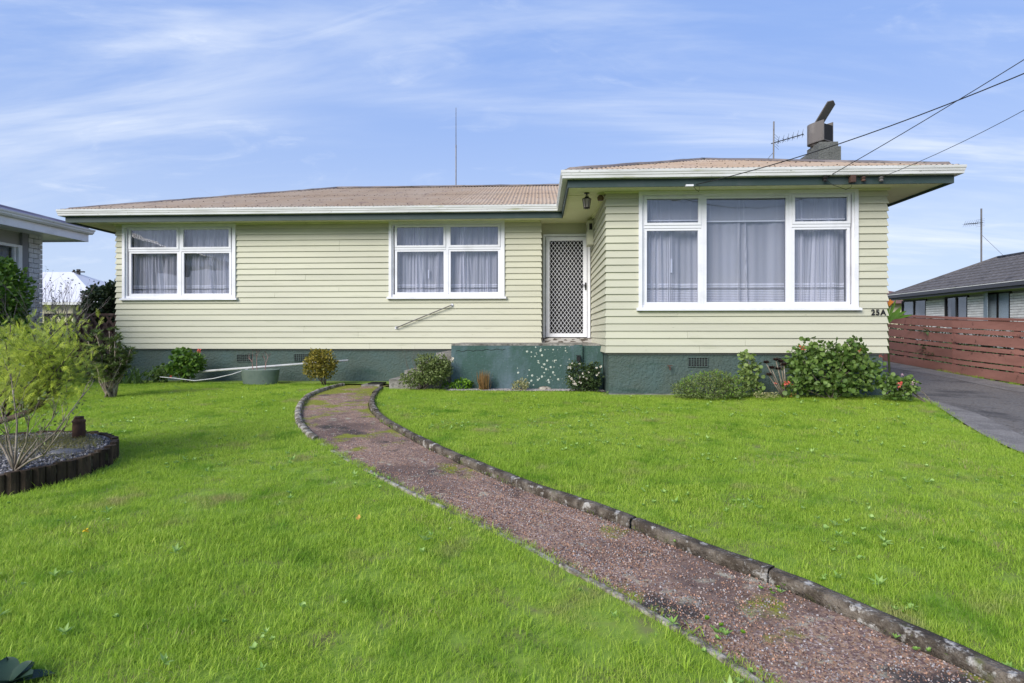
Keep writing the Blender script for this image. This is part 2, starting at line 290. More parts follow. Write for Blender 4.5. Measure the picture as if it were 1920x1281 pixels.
# ground height (camera at 1.30 m above the ground under it; the section rises to the house and again along the drive)
def sst(x, a, b): t = np.clip((np.asarray(x, float)-a)/(b-a), 0, 1); return t*t*(3-2*t)
def G(x, y):
    x = np.asarray(x, float); y = np.asarray(y, float)
    base = -.94-.042*np.clip(8.5-y, 0, 8.5)
    r = .063*np.clip(y-10.2, 0, 12)-.04
    return base+sst(x, 5.2, 6.4)*r+CZ
def ray(u, v):
    d = Vector(((u-960)/F, 1, (HZ-v)/F)); return Vector((d.x*CT-d.y*ST, d.x*ST+d.y*CT, d.z))
def ongr(u, v, dz=0):
    """where the line of sight through a photo pixel meets the ground"""
    r = ray(u, v); t = 5.
    for _ in range(40):
        z = float(G(r.x*t, r.y*t))+dz; t = (z-CZ)/r.z
    return Vector((r.x*t, r.y*t, CZ+r.z*t))
def onY(u, v, Y): r = ray(u, v); t = Y/r.y; return Vector((r.x*t, Y, CZ+r.z*t))
def onX(u, v, X): r = ray(u, v); t = X/r.x; return Vector((X, r.y*t, CZ+r.z*t))
def resample(pts, n):
    P = np.array([tuple(p)[:2] for p in pts]); 
    for _ in range(2):   # corner cutting smooths the traced line
        Q = [P[0]]
        for a, b in zip(P[:-1], P[1:]): Q += [a*.75+b*.25, a*.25+b*.75]
        Q.append(P[-1]); P = np.array(Q)
    s = np.r_[0, np.cumsum(np.hypot(*np.diff(P, axis=0).T))]; t = np.linspace(0, s[-1], n)
    return np.c_[np.interp(t, s, P[:, 0]), np.interp(t, s, P[:, 1])]
def inpoly(x, y, P):
    x = np.asarray(x); y = np.asarray(y); r = np.zeros(x.shape, bool); n = len(P)
    for i in range(n):
        x0, y0 = P[i][0], P[i][1]; x1, y1 = P[(i+1) % n][0], P[(i+1) % n][1]
        c = ((y0 > y) != (y1 > y)) & (x < (x1-x0)*(y-y0)/(y1-y0+1e-12)+x0); r ^= c
    return r

# ------------------------------------------------------------------ ground, lawn, path, driveway
def axis(fine0, fine1, st, far):
    a = list(np.arange(fine0, fine1+st/2, st)); k = st
    lo, hi = a[0], a[-1]; L_, R_ = [], []
    while hi < far: k *= 1.5; hi += k; R_.append(hi); lo -= k; L_.append(lo)
    return np.array(L_[::-1]+a+R_)
def sheet(name, mt, xs, ys, dz, kind='structure'):
    X, Y = np.meshgrid(xs, ys); Z = G(X, Y)+dz; V = np.c_[X.ravel(), Y.ravel(), Z.ravel()]; nx = len(xs)
    f = [(j*nx+i, j*nx+i+1, (j+1)*nx+i+1, (j+1)*nx+i) for j in range(len(ys)-1) for i in range(nx-1)]
    me = bpy.data.meshes.new(name); me.from_pydata(V.tolist(), [], f); me.materials.append(M[mt]); o = link(name, me); return tag(o, kind=kind)
sheet('ground', 'ground', axis(-14, 14, .5, 900), axis(-4, 24, .5, 900), -.045)
def strip(name, mt, A, B, dz, cross=8, rough=0):
    V = []; n = len(A)
    for i in range(n):
        for k in range(cross+1):
            t = k/cross; x = A[i][0]*(1-t)+B[i][0]*t; y = A[i][1]*(1-t)+B[i][1]*t
            V.append((x, y, float(G(x, y))+dz+rough*(random.random()-.5)))
    f = [(i*(cross+1)+k, i*(cross+1)+k+1, (i+1)*(cross+1)+k+1, (i+1)*(cross+1)+k) for i in range(n-1) for k in range(cross)]
    me = bpy.data.meshes.new(name); me.from_pydata(V, [], f); me.materials.append(M[mt]); o = link(name, me); return tag(o, kind='structure')
Lp = [(648, 721), (622, 727), (596, 735), (575, 747), (563, 765), (562, 787), (575, 808), (610, 834), (670, 868), (745, 908), (830, 948), (910, 984), (1000, 1026), (1100, 1080), (1200, 1132), (1300, 1190), (1385, 1243), (1440, 1285)]
Rp = [(722, 722), (705, 733), (691, 748), (690, 766), (712, 789), (757, 816), (822, 850), (905, 886), (1005, 927), (1100, 957), (1205, 997), (1330, 1049), (1440, 1086), (1540, 1131), (1640, 1176), (1740, 1221), (1830, 1262), (1900, 1296)]
PL = [ongr(*p) for p in Lp]; PR = [ongr(*p) for p in Rp]
for P in (PL, PR):
    d = (P[-1]-P[-3]).normalized(); P.append(P[-1]+d*1.6)
    P.insert(0, P[0]+Vector((.25, .55, 0)))
PLr, PRr = resample(PL, 90), resample(PR, 90)
strip('path', 'path', PLr, PRr, -.012, 12, .008)
DE = [(4.3, -6), (4.25, 1.5), (4.3, 3.6)]+[tuple(ongr(*p))[:2] for p in [(1925, 853), (1880, 833), (1840, 813), (1800, 788), (1760, 763), (1728, 749)]]+[(5.62, 9.2), (5.45, 10.5), (5.4, 12), (5.4, 24)]
DEr = resample(DE, 120)
strip('driveway', 'asphalt', DEr, np.c_[np.full(120, 8.84), DEr[:, 1]], .004, 24)
strip('driveway_edge', 'dconc', DEr-np.array([.02, 0]), DEr+np.c_[.06+.30*sst(DEr[:, 1], 2, 5.5)*(1-sst(DEr[:, 1], 7, 9)), np.zeros(120)], .008, 3)
yy = np.linspace(2, 20, 90); strip('driveway_edge', 'dconc', np.c_[8.22+.06*np.sin(yy*1.7), yy], np.c_[np.full(90, 8.85), yy], .0085, 3)
# lawn soil sheets each side of the path
BED = (-4.5, 4.40, .88)
pathpoly = [tuple(p) for p in PLr]+[tuple(p) for p in PRr[::-1]]
lx = np.linspace(0, 1, 2)
Ls = PLr[(PLr[:, 1] < 10.6)]; strip('lawn', 'soil', np.c_[np.full(len(Ls), -10.2), Ls[:, 1]], Ls-np.array([.02, 0]), -.006, 30)
Rs = PRr[(PRr[:, 1] < 10.2)]
drx = np.interp(Rs[:, 1], DEr[:, 1], DEr[:, 0]); strip('lawn', 'soil', Rs+np.array([.03, 0]), np.c_[drx-.03, Rs[:, 1]], -.006, 30)
# concrete path edging, cast in lengths
def edging(P, name, label, w, h, mt, y0, y1, seg, sink=.05, skipend=0):
    P = P[(P[:, 1] > y0) & (P[:, 1] < y1)]; t = thing(name, (P[0][0], P[0][1], float(G(*P[0]))), label, 'path edging')
    s = np.r_[0, np.cumsum(np.hypot(*np.diff(P, axis=0).T))]; a = 0
    while a < s[-1]-.15:
        L_ = seg*random.uniform(.8, 1.2); b = min(a+L_-.012, s[-1]); q = np.linspace(a, b, 17); wj = w*random.uniform(.92, 1.08); hj = h+random.uniform(-.008, .008); ox = random.uniform(-.008, .008)
        pts = [(np.interp(k, s, P[:, 0])+random.uniform(-.003, .003), np.interp(k, s, P[:, 1]), 0) for k in q]
        pts = [(x, y, float(G(x, y))+random.uniform(-.002, .002)) for x, y, _ in pts]
        m = MB().sweep(pts, [(-wj/2+ox, -sink), (-wj*.48+ox, hj*.70), (-wj*.40+ox, hj*.93), (-wj*.15+ox, hj), (wj*.25+ox, hj*.96), (wj*.43+ox, hj*.9), (wj/2+ox, hj*.6), (wj/2+ox, -sink)])
        m.build('edging_stone', mt, t, True); a += L_
    return t
edging(PRr+np.array([.04, .02]), 'path_edging', 'raised dark mossy concrete edging along the right side of the curved path', .074, .044, 'kerb', 0, 9.9, .95)
el = edging(PLr-np.array([.03, .0]), 'path_edging', 'low pale concrete edging along the left side of the curved path', .036, .004, 'kerbpale', 0, 5.6, 1.1)
PQ = (PLr-np.array([.03, .0]))[(PLr[:, 1] > 5.6) & (PLr[:, 1] < 10.6)]; sq = np.r_[0, np.cumsum(np.hypot(*np.diff(PQ, axis=0).T))]; a_ = 0
while a_ < sq[-1]-.1:
    b_ = min(a_+random.uniform(.5, .8), sq[-1]); pts = []
    for k_ in np.linspace(a_, b_-.015, 7): x_, y_ = np.interp(k_, sq, PQ[:, 0])+random.uniform(-.004, .004), np.interp(k_, sq, PQ[:, 1]); pts.append((x_, y_, float(G(x_, y_))))
    MB().sweep(pts, [(-.038, -.05), (-.036, .025), (-.02, .036), (.02, .034), (.036, .02), (.038, -.05)]).build('edging_stone', 'kerbpale', el, True); a_ = b_

# ------------------------------------------------------------------ the house
ZB, ZS = 1.02, 3.545            # bottom of the boards, soffit
house = thing('house', (-1.6, 11, .36), 'cream weatherboard bungalow with white windows, dark green base and faded brown iron roof', 'house')
T = .030; COV = (ZS-ZB)/22
def board(p0, dirv, nrm, L0, L1, k, mit0=False, mit1=False, zoff=0):
    jt = random.uniform(-.0025, .0025)
    """one bevel-backed board, from L0 to L1 along dirv"""
    z0 = ZB+k*COV; z1 = min(z0+COV+.004, ZS+.004) if k < 21 else ZS; p0 = Vector(p0); D = Vector(dirv); Nn = Vector(nrm)
    prof = [(T+jt, z0+jt*.6), (.007, z1), (-.012, z1), (-.012, z0)]
    vs = []
    for L, mt, sg in ((L0, mit0, -1), (L1, mit1, 1)):
        for off, z in prof: vs.append(p0+D*(L+(sg*off if mt else 0))+Nn*off+Vector((0, 0, z)))
    m = MB().add(vs, [(0, 1, 2, 3), (7, 6, 5, 4), (0, 4, 5, 1), (1, 5, 6, 2), (2, 6, 7, 3), (3, 7, 4, 0)])
    m.build('weatherboard', 'board', house)
def wall(p0, dirv, nrm, L, openings, mit0, mit1):
    for k in range(22):
        z0 = ZB+k*COV; z1 = z0+COV; segs = [(0, L)]
        for a, b, zz0, zz1 in openings:
            if z1 > zz0+.03 and z0 < zz1-.03: segs = [s for q in segs for s in ((q[0], min(q[1], a)), (max(q[0], b), q[1])) if s[1]-s[0] > .02]
        cut = []
        for a, b in segs:
            if b-a > 2.6 and random.random() < .55: j = a+(b-a)*random.uniform(.25, .75); cut += [(a, j-.0015), (j+.0015, b)]
            else: cut.append((a, b))
        for a, b in cut: board(p0, dirv, nrm, a, b, k, mit0 and a == 0, mit1 and b == L)
WY, LY, DY = 9.0, 11.2, 11.5
WX0, WX1, LX0, LX1 = 1.07, 5.325, -8.57, .035
# windows: casing outer x0,x1,z0,z1
win_big = (1.56, 4.895, .376+CZ, 2.235+CZ)
win_a = (-8.44, -6.085, .70+CZ, 2.235+CZ)
win_b = (-2.97, -.67, .71+CZ, 2.245+CZ)
wall((WX0, WY, 0), (1, 0, 0), (0, -1, 0), WX1-WX0, [(win_big[0]-WX0+.04, win_big[1]-WX0-.04, win_big[2]+.03, 9)], True, True)
wall((LX0, LY, 0), (1, 0, 0), (0, -1, 0), LX1-LX0, [(w[0]-LX0+.04, w[1]-LX0-.04, w[2]+.03, 9) for w in (win_a, win_b)], True, True)
wall((WX0, DY, 0), (0, -1, 0), (-1, 0, 0), DY-WY, [], False, True)
wall((WX1, WY, 0), (0, 1, 0), (1, 0, 0), 18.3-WY, [], True, True)
wall((LX0, 18.3, 0), (0, -1, 0), (-1, 0, 0), 18.3-LY, [], True, True)
# wall behind (rear) and inner linings that close the shell
m = MB(); m.box(LX0, WX1, 18.28, 18.32, ZB, ZS); m.box(LX0+.02, LX1+.0, LY+.9, LY+.95, ZB, ZS); m.box(WX0+.02, WX1-.02, WY+1.0, WY+1.05, ZB, ZS)
m.build('inner_wall', 'room', house)
MB().box(LX0+.01, WX1-.01, 12.3, 18.2, ZB-.03, ZB).box(WX0+.01, WX1-.01, WY+.02, 12.3, ZB-.03, ZB).box(LX0+.01, .0, LY+.02, 12.3, ZB-.03, ZB).build('floor', 'room', house)
# foundation
z0 = .1
fp = [(LX0+.03, 18.25), (LX0+.03, LY+.03), (LX1, LY+.03), (WX0+.03, LY+.03), (WX0+.03, WY+.03), (WX1-.03, WY+.03), (WX1-.03, 18.25)]
m = MB(); m.sweep([(x, y, 0) for x, y in fp], [(0, z0), (0, ZB+.01), (-.15, ZB+.01), (-.15, z0)]) ; fnd = m.build('foundation', 'stucco', house)
MB().sweep([(x, y, 0) for x, y in fp], [(.004, ZB-.03), (.004, ZB-.004), (.0, ZB-.004), (.0, ZB-.03)]).build('base_flashing', 'stucco', house)
def vent(x0, x1, z0, z1, y):
    o = MB().box(x0, x1, y-.008, y+.006, z0, z1).build('vent', 'dark', house)
    m = MB(); fw = .012; m.box(x0-fw, x1+fw, y-.02, y-.006, z1, z1+fw).box(x0-fw, x1+fw, y-.02, y-.006, z0-fw, z0).box(x0-fw, x0, y-.02, y-.006, z0, z1).box(x1, x1+fw, y-.02, y-.006, z0, z1)
    nx = 7
    for i in range(1, nx): x = x0+(x1-x0)*i/nx; m.box(x-.005, x+.005, y-.018, y-.0085, z0, z1)
    for i in range(1, 4): z = z0+(z1-z0)*i/4; m.box(x0, x1, y-.016, y-.0088, z-.004, z+.004)
    m.build('vent_grille', 'stucco', o)
for x0, x1, za, zb in ((-6.08, -5.80, -.53, -.40), (-4.90, -4.60, -.52, -.39)): vent(x0, x1, za+CZ, zb+CZ, LY+.03)
for x0, x1 in ((2.34, 2.63), (3.72, 4.0)): vent(x0, x1, -.49+CZ, -.36+CZ, WY+.03)
# ---- windows
def window(win, y, cols, transoms, big=False):
    """cols: glass spans in x; transoms: for each column the z of the transom centre or None"""
    x0, x1, z0, z1 = win; m = MB(); ya = y-.048; cw = .055
    m.box(x0, x0+cw, ya, y+.02, z0, z1).box(x1-cw, x1, ya, y+.02, z0, z1).box(x0+cw, x1-cw, ya, y+.02, z1-cw, z1)      # casing
    yb = y-.018; jx0, jx1 = x0+cw, x1-cw; jz1 = z1-cw; jz0 = z0+.055
    m.box(jx0, jx0+.03, yb, y+.09, jz0, jz1).box(jx1-.03, jx1, yb, y+.09, jz0, jz1).box(jx0+.03, jx1-.03, yb, y+.09, jz1-.022, jz1)
    m.box(jx0, jx1, yb-.008, y+.09, jz0-.05, jz0+.035)
    for (a, b), (c, d) in zip(cols[:-1], cols[1:]): m.box(b+.045, c-.045, yb, y+.09, jz0+.035, jz1-.022)
    w = m.build('window', 'white', house)
    MB().add([(x0-.035, y-.085, z0-.0), (x1+.035, y-.085, z0), (x1+.035, y-.085, z0+.032), (x0-.035, y-.085, z0+.032), (x0-.035, y-.0, z0-.0), (x1+.035, y, z0), (x1+.035, y, z0+.052), (x0-.035, y, z0+.052)],
             [(0, 1, 2, 3), (7, 6, 5, 4), (3, 2, 6, 7), (0, 4, 5, 1), (0, 3, 7, 4), (1, 5, 6, 2)]).build('sill', 'white', w)
    for (a, b), tz in zip(cols, transoms):
        cells = [(jz0+.035, jz1-.022)] if tz is None else [(jz0+.035, tz-.022), (tz+.022, jz1-.022)]
        if tz is not None: MB().box(a-.045, b+.045, yb-.004, y+.06, tz-.022, tz+.022).build('transom', 'white', w)
        for i, (c, d) in enumerate(cells):
            up = (i == 1); sa, sb = a-.043, b+.043; fw = .043; ys = yb-.014 if up else yb+.006; fb = .045 if not up else .04
            if tz is None: ys = yb+.006
            s = MB().box(sa, sa+fw, ys, ys+.04, c+.002, d-.002).box(sb-fw, sb, ys, ys+.04, c+.002, d-.002).box(sa+fw, sb-fw, ys, ys+.04, c+.002, c+fb).box(sa+fw, sb-fw, ys, ys+.04, d-.036, d-.002)
            so_ = s.build('sash', 'white', w)
            MB().box(sa+fw-.004, sb-fw+.004, ys+.018, ys+.022, c+fb-.004, d-.032).build('pane', 'glass', w)
    # plastered reveal behind the frame closes the shell round the opening
    q = MB(); r0, r1 = y+.09, y+.9
    q.add([(x0, r0, z0), (x0, r1, z0), (x1, r1, z0), (x1, r0, z0), (x0, r0, z1), (x0, r1, z1), (x1, r1, z1), (x1, r0, z1)], [(0, 3, 2, 1), (4, 5, 6, 7), (0, 1, 5, 4), (3, 7, 6, 2), (1, 2, 6, 5)])
    q.build('reveal', 'room', w)
    return w
window(win_a, LY, [(-8.27, -7.31), (-7.17, -6.23)], [1.71+CZ]*2)
window(win_b, LY, [(-2.81, -1.88), (-1.74, -.80)], [1.71+CZ]*2)
window(win_big, WY, [(1.69, 2.48), (2.61, 3.82), (3.95, 4.74)], [1.685+CZ, None, 1.685+CZ])
# ---- curtains and blinds behind the panes
def curtain(x0, x1, z0, z1, y, gathers, mt, label, folds=9, amp=.02):
    """pleated sheet; gathers: (centre, width) where the cloth bunches up in deep folds, tied and flaring"""
    nx, nz = int((x1-x0)*160), 14; V = []; GA = []; r = random.Random(int(abs(x0)*1000)); ph = [r.uniform(0, 6) for _ in range(4)]
    for j in range(nz+1):
        tz = j/nz; z = z1-(z1-z0)*tz
        for i in range(nx+1):
            x = x0+(x1-x0)*i/nx; d = amp*math.sin(x*folds*2+ph[0]+.5*tz)+amp*.6*math.sin(x*folds*5.1+ph[1]+1.2*math.sin(tz*2.5+x))+amp*.35*math.sin(x*folds*11+ph[2])
            g_ = .10+.14*math.sin(x*folds*3.3+ph[2])*math.sin(x*folds*1.3+ph[1])
            for c, w_, sl in gathers:
                q = (x-c-sl*tz)/(w_*(.65+.6*tz)); e = math.exp(-q*q); d = d*(1-.2*e)-e*.03+e*.03*math.sin((x-c-sl*tz)/(w_*(.65+.6*tz))*9+ph[3]); g_ = max(g_, e*(.62+.38*math.sin((x-c-sl*tz)/(w_*(.65+.6*tz))*11+ph[3])))
            V.append((x, y+d, z)); GA.append(max(0, g_))
    f = [(j*(nx+1)+i, (j+1)*(nx+1)+i, (j+1)*(nx+1)+i+1, j*(nx+1)+i+1) for j in range(nz) for i in range(nx)]
    me = bpy.data.meshes.new('net_curtain'); me.from_pydata(V, [], f); me.materials.append(mt); me.polygons.foreach_set('use_smooth', [True]*len(f)); me.attributes.new('g', 'FLOAT', 'POINT').data.foreach_set('value', GA)
    return tag(link('net_curtain', me), label, 'curtain', 'net curtains in the front windows')
sL = sheermat('sheer_left', .985+CZ, (.90, .89, .92), .52); sB = sheermat('sheer_big', .785+CZ, (.90, .89, .92), .50)
curtain(-8.33, -7.26, .80+CZ, 2.2+CZ, LY+.135, [(-8.0, .10, .02), (-7.82, .09, .06), (-7.38, .05, .03)], sL, 'pleated net curtain in the left half of the far left window')
curtain(-7.22, -6.17, .80+CZ, 2.2+CZ, LY+.135, [(-6.75, .07, .10), (-6.4, .06, .05)], sL, 'pleated net curtain in the right half of the far left window')
curtain(-2.87, -1.83, .80+CZ, 2.2+CZ, LY+.135, [(-2.45, .11, .04), (-1.98, .05, -.02)], sL, 'pleated net curtain in the left half of the window beside the door')
curtain(-1.79, -.75, .80+CZ, 2.2+CZ, LY+.135, [(-1.50, .10, .03), (-1.0, .05, -.01)], sL, 'pleated net curtain in the right half of the window beside the door')
curtain(1.64, 2.53, .48+CZ, 2.18+CZ, WY+.165, [(1.86, .13, -.02), (2.08, .04, .0)], sB, 'net curtain bunched at the left side of the big window', 6)
curtain(2.56, 3.87, .48+CZ, 2.18+CZ, WY+.165, [(3.16, .02, .0), (3.25, .02, .04)], sB, 'flat net curtain in the wide middle pane of the big window', 4, .014)
curtain(3.90, 4.79, .48+CZ, 2.18+CZ, WY+.165, [(4.12, .05, .02), (4.36, .09, -.02), (4.55, .07, .02)], sB, 'net curtain bunched in the right pane of the big window', 6)
for x0, x1, nm in ((1.66, 2.51, 'left'), (2.58, 3.85, 'middle'), (3.92, 4.77, 'right')):
    zb = 1.80+CZ if nm == 'middle' else 1.81+CZ
    if nm == 'middle': zb = 1.79+CZ
    m = MB().box(x0, x1, WY+.105, WY+.135, 2.14+CZ, 2.17+CZ).box(x0, x1, WY+.105, WY+.13, zb-.012, zb+.01)
    z = zb+.02
    while z < 2.14+CZ: m.add([(x0, WY+.105, z), (x1, WY+.105, z), (x1, WY+.128, z+.014), (x0, WY+.128, z+.014)], [(0, 1, 2, 3)]); z += .0155
    for xx in np.linspace(x0+.12, x1-.12, 3 if nm == 'middle' else 2): m.box(xx-.002, xx+.002, WY+.100, WY+.103, zb, 2.14+CZ)
    tag(m.build('venetian_blind', M.setdefault('blind', mat('blind_slat', (.88, .88, .88), rough=.5))), 'white venetian blind raised at the top of the %s pane of the big window' % nm, 'blind', 'venetian blinds in the big window')
for x, y, z0, z1 in ((2.095, WY+.10, .98+CZ, 1.2+CZ), (-2.2, LY+.1, 1.13+CZ, 1.30+CZ)):
    tag(MB().tube([(x, y, z1+.5), (x, y, z1)], .002, 4).box(x-.012, x+.012, y-.01, y+.01, z0, z1).build('cord_weight', 'white'), 'white cord pull hanging behind the %s' % ('left pane of the big window' if x > 0 else 'window beside the door'), 'cord pull')
# ---- door recess
m = MB(); m.box(LX1-.03, WX0+.02, DY, DY+.04, 2.02+CZ, ZS).box(LX1-.03, .115, DY, DY+.04, -.2+CZ, 2.02+CZ).box(1.0, WX0+.02, DY, DY+.04, -.2+CZ, 2.02+CZ).box(LX1-.03, LX1-.012, LY, DY, -.2+CZ, ZS)
m.build('porch_wall', 'board', house)
fr = MB().box(.085, .135, DY-.06, DY+.06, -.06+CZ, 2.02+CZ).box(.975, 1.03, DY-.06, DY+.06, -.06+CZ, 2.02+CZ).box(.135, .975, DY-.06, DY+.06, 1.975+CZ, 2.02+CZ).build('door_frame', 'white', house)
MB().box(.06, 1.06, DY-.16, DY+.05, -.16+CZ, -.062+CZ).build('door_sill', 'woodsill', house)
MB().box(.13, .98, DY+.03, DY+.07, -.06+CZ, 1.98+CZ).build('front_door', 'dark', house)
dx0, dx1, dz0, dz1 = .145, .965, -.045+CZ, 1.965+CZ; fw = .075
sd = MB().box(dx0, dx0+fw, DY-.05, DY-.02, dz0, dz1).box(dx1-fw, dx1, DY-.05, DY-.02, dz0, dz1).box(dx0+fw, dx1-fw, DY-.05, DY-.02, dz0, dz0+fw).box(dx0+fw, dx1-fw, DY-.05, DY-.02, dz1-fw, dz1).build('screen_door', 'white', house)
gx0, gx1, gz0, gz1 = dx0+fw, dx1-fw, dz0+fw, dz1-fw; gm = MB(); pw, ph_ = .0755, .1035; k = -40
def clipseg(ax, az, bx, bz):
    t0, t1 = 0., 1.; dx, dz = bx-ax, bz-az
    for p, q in ((-dx, ax-gx0), (dx, gx1-ax), (-dz, az-gz0), (dz, gz1-az)):
        if abs(p) < 1e-9: 
            if q < 0: return None
        else:
            r = q/p
            if p < 0: t0 = max(t0, r)
            else: t1 = min(t1, r)
    return (ax+dx*t0, az+dz*t0, ax+dx*t1, az+dz*t1) if t0 < t1 else None
for sgn in (1, -1):
    for k in range(-40, 60):
        xs = gx0+k*pw; c = clipseg(xs, gz0, xs+sgn*3*pw/ph_*1.0, gz0+3.0)
        if c:
            ax, az, bx, bz = c; d = Vector((bx-ax, bz-az)).normalized()*.0029; yq = DY-.038 if sgn > 0 else DY-.0415
            gm.add([(ax+d.y, yq, az-d.x), (bx+d.y, yq, bz-d.x), (bx-d.y, yq, bz+d.x), (ax-d.y, yq, az+d.x), (ax+d.y, yq+.003, az-d.x), (bx+d.y, yq+.003, bz-d.x), (bx-d.y, yq+.003, bz+d.x), (ax-d.y, yq+.003, az+d.x)], [(0, 1, 2, 3), (7, 6, 5, 4), (0, 4, 5, 1), (3, 2, 6, 7)])
gm.build('screen_grille', 'white', sd)
MB().box(.925, .95, DY-.068, DY-.05, 1.0+CZ-.10, 1.0+CZ+.045).box(.83, .945, DY-.095, DY-.08, .985+CZ, 1.003+CZ).box(.93, .945, DY-.09, DY-.06, .985+CZ, 1.003+CZ).build('handle', 'black', sd)
for zh in (.12, 1.0, 1.85): MB().box(dx0-.012, dx0+.004, DY-.062, DY-.048, zh+CZ-.05, zh+CZ+.05).build('hinge', 'steel', sd)
MB().box(WX0-.14, WX0-.026, DY-.62, DY-.30, 1.72+CZ, 2.18+CZ).build('meter_box', 'board', house)
MB().box(WX0-.142, WX0-.139, DY-.52, DY-.42, 1.98+CZ, 2.12+CZ).box(WX0-.11, WX0-.05, DY-.624, DY-.62, 2.0+CZ, 2.12+CZ).build('meter_window', 'black', house)
# ---- roof: every plane is laid in corrugated sheets
EZ = 2.425+CZ; SL = .346; EX0, EX1, WEX, EY0, EYW, EY1 = -9.39, 6.13, .33, 10.65, 8.45, 18.85
roof = MB().box(-5.2, 2.0, 14.7, 14.8, 3.5+CZ, 3.78+CZ).build('roof', 'roofcap', house)
RS = EZ+.012
def plane(origin, ux, uy, L, lo, hi, name='roof_sheet'):
    """origin at eave start, ux along the eave, uy up the slope in plan; lo/hi(a) limits of the run in plan"""
    o = Vector(origin); ux = Vector(ux); uy = Vector(uy); wsh = .762; n = int(math.ceil(L/wsh)); cl = 1/math.hypot(1, SL)
    for r_ in range(2):
        for i in range(n):
            a0 = i*wsh; a1 = min(L, a0+wsh); q = np.linspace(a0, a1, max(2, int(round((a1-a0)/.762*60))+1)); V = []; cnt = 0; rows = 5
            off = random.uniform(0, .002)+(.004 if r_ else 0)
            for a in q:
                l, h = lo(a), hi(a); mid = 2.05
                s0, s1 = (max(l, .045), min(h, mid+.08)) if r_ == 0 else (max(l, mid), h)
                if s1 < s0: s1 = s0
                else: cnt += 1
                for j in range(rows):
                    s = s0+(s1-s0)*j/(rows-1); c = math.cos(2*math.pi*a/.0762)*.0095+off; p = o+ux*a+uy*s; V.append((p.x, p.y, RS+SL*s+c+.002*random.random()*(j == 0)))
            if cnt < 2: continue
            f = [(k*rows+j, (k+1)*rows+j, (k+1)*rows+j+1, k*rows+j+1) for k in range(len(q)-1) for j in range(rows-1)]
            me = bpy.data.meshes.new(name); me.from_pydata(V, [], f); me.materials.append(M['roof']); me.polygons.foreach_set('use_smooth', [True]*len(f)); me.update()
            link(name, me, roof)
big = EX1-EX0; hr = (EY1-EY0)/2
vl = lambda a: max(-.05, a+EX0-WEX) if a+EX0 < 3.23 else max(-.05, min(6, 6.13-(a+EX0)))   # behind the valley
plane((EX0, EY0, 0), (1, 0, 0), (0, 1, 0), big, vl, lambda a: max(vl(a), min(a, hr, big-a)))
plane((WEX, EYW, 0), (1, 0, 0), (0, 1, 0), EX1-WEX, lambda a: -.05, lambda a: min(a, EX1-WEX-a))
hw = (EX1-WEX)/2
plane((WEX, EY0+hw, 0), (0, -1, 0), (1, 0, 0), EY0+hw-EYW, lambda a: -.05 if a > hw else hw-a-.05, lambda a: max(min(hw, EY0+hw-EYW-a), -.05 if a > hw else hw-a-.05))
Lr = EY1-EYW
plane((EX1, EYW, 0), (0, 1, 0), (-1, 0, 0), Lr, lambda a: -.05, lambda a: min(a, hw) if a < 2.2+hw else min(a-2.2, hr, Lr-a))
plane((EX0, EY1, 0), (0, -1, 0), (1, 0, 0), EY1-EY0, lambda a: -.05, lambda a: min(a, EY1-EY0-a))
plane((EX1, EY1, 0), (-1, 0, 0), (0, -1, 0), big, lambda a: -.05, lambda a: min(a, hr, big-a))
m = MB(); rg = random.Random(9)
for (ax, ay, bx2, by2, n_) in ((EX0+.1, EY0+.03, WEX, EY0+.03, 150), (WEX+.1, EYW+.03, EX1-.05, EYW+.03, 90), (EX1-.9, EYW+.06, EX1-.15, EYW+.06, 50)):
    for k in range(n_):
        q = rg.random(); q = q if rg.random() < .5 else abs(math.sin(q*9))*q; x = ax+(bx2-ax)*q; y = ay+(by2-ay)*q; w_ = rg.uniform(.006, .03); m.box(x-w_, x+w_, y+rg.uniform(0, .02), y+.06, EZ+.0, EZ+.014+rg.random()*.016)
tag(m.build('gutter_debris', M.setdefault('debris', mat('moss_debris', (.055, .055, .03), [((.14, .14, .09), 14., .5, .65, 2.)], 1)), gut if False else house), kind='stuff')
# screw heads
m = MB()
def bolts(x0, x1, y0, fn):
    x = x0
    while x < x1:
        for s in (.25, 1.1, 1.95, 2.15, 3.0, 3.8):
            if fn(x, s): xx = round((x-x0)/.0762)*.0762+x0; z = RS+SL*s+.010; m.box(xx-.008, xx+.008, y0+s-.008, y0+s+.008, z, z+.008)
        x += .0762*3
bolts(EX0, 2.5, EY0, lambda x, s: s < x-EX0-.15 and s > x-WEX+.2 and s < hr)
bolts(WEX, EX1, EYW, lambda x, s: s < min(x-WEX, EX1-x)-.1)
tag(m.build('roof_screws', 'bolt', roof), kind='stuff')
# ridge and hip caps
def cap(a, b, r=.075):
    a, b = Vector(a), Vector(b); n = 10; m = MB(); d = (b-a); s = Vector((d.y, -d.x, 0)).normalized(); V = []; K = 7; segs = max(2, int(d.length/.25))
    for i in range(segs+1):
        p = a+d*i/segs
        for k in range(K): t = math.pi*k/(K-1); V.append(p+s*(math.cos(t)*r*1.5)+Vector((0, 0, math.sin(t)*r*.75-.012+random.uniform(-.006, .006))))
    f = [(i*K+k, (i+1)*K+k, (i+1)*K+k+1, i*K+k+1) for i in range(segs) for k in range(K-1)]+[tuple(range(K)), tuple(range(segs*K, segs*K+K))[::-1]]
    m.add(V, f).build('ridge_cap', 'roofcap', roof, True)
rz = EZ+SL*hr+.01; wz = EZ+SL*hw+.01
R0, R1 = (EX0+hr, EY0+hr, rz), (EX1-hr, EY0+hr, rz)
cap((EX0+.14, EY0+.14, EZ+.04), R0); cap(R0, R1); cap((EX0, EY1, EZ+.02), R0); cap((EX1, EY1, EZ+.02), R1)
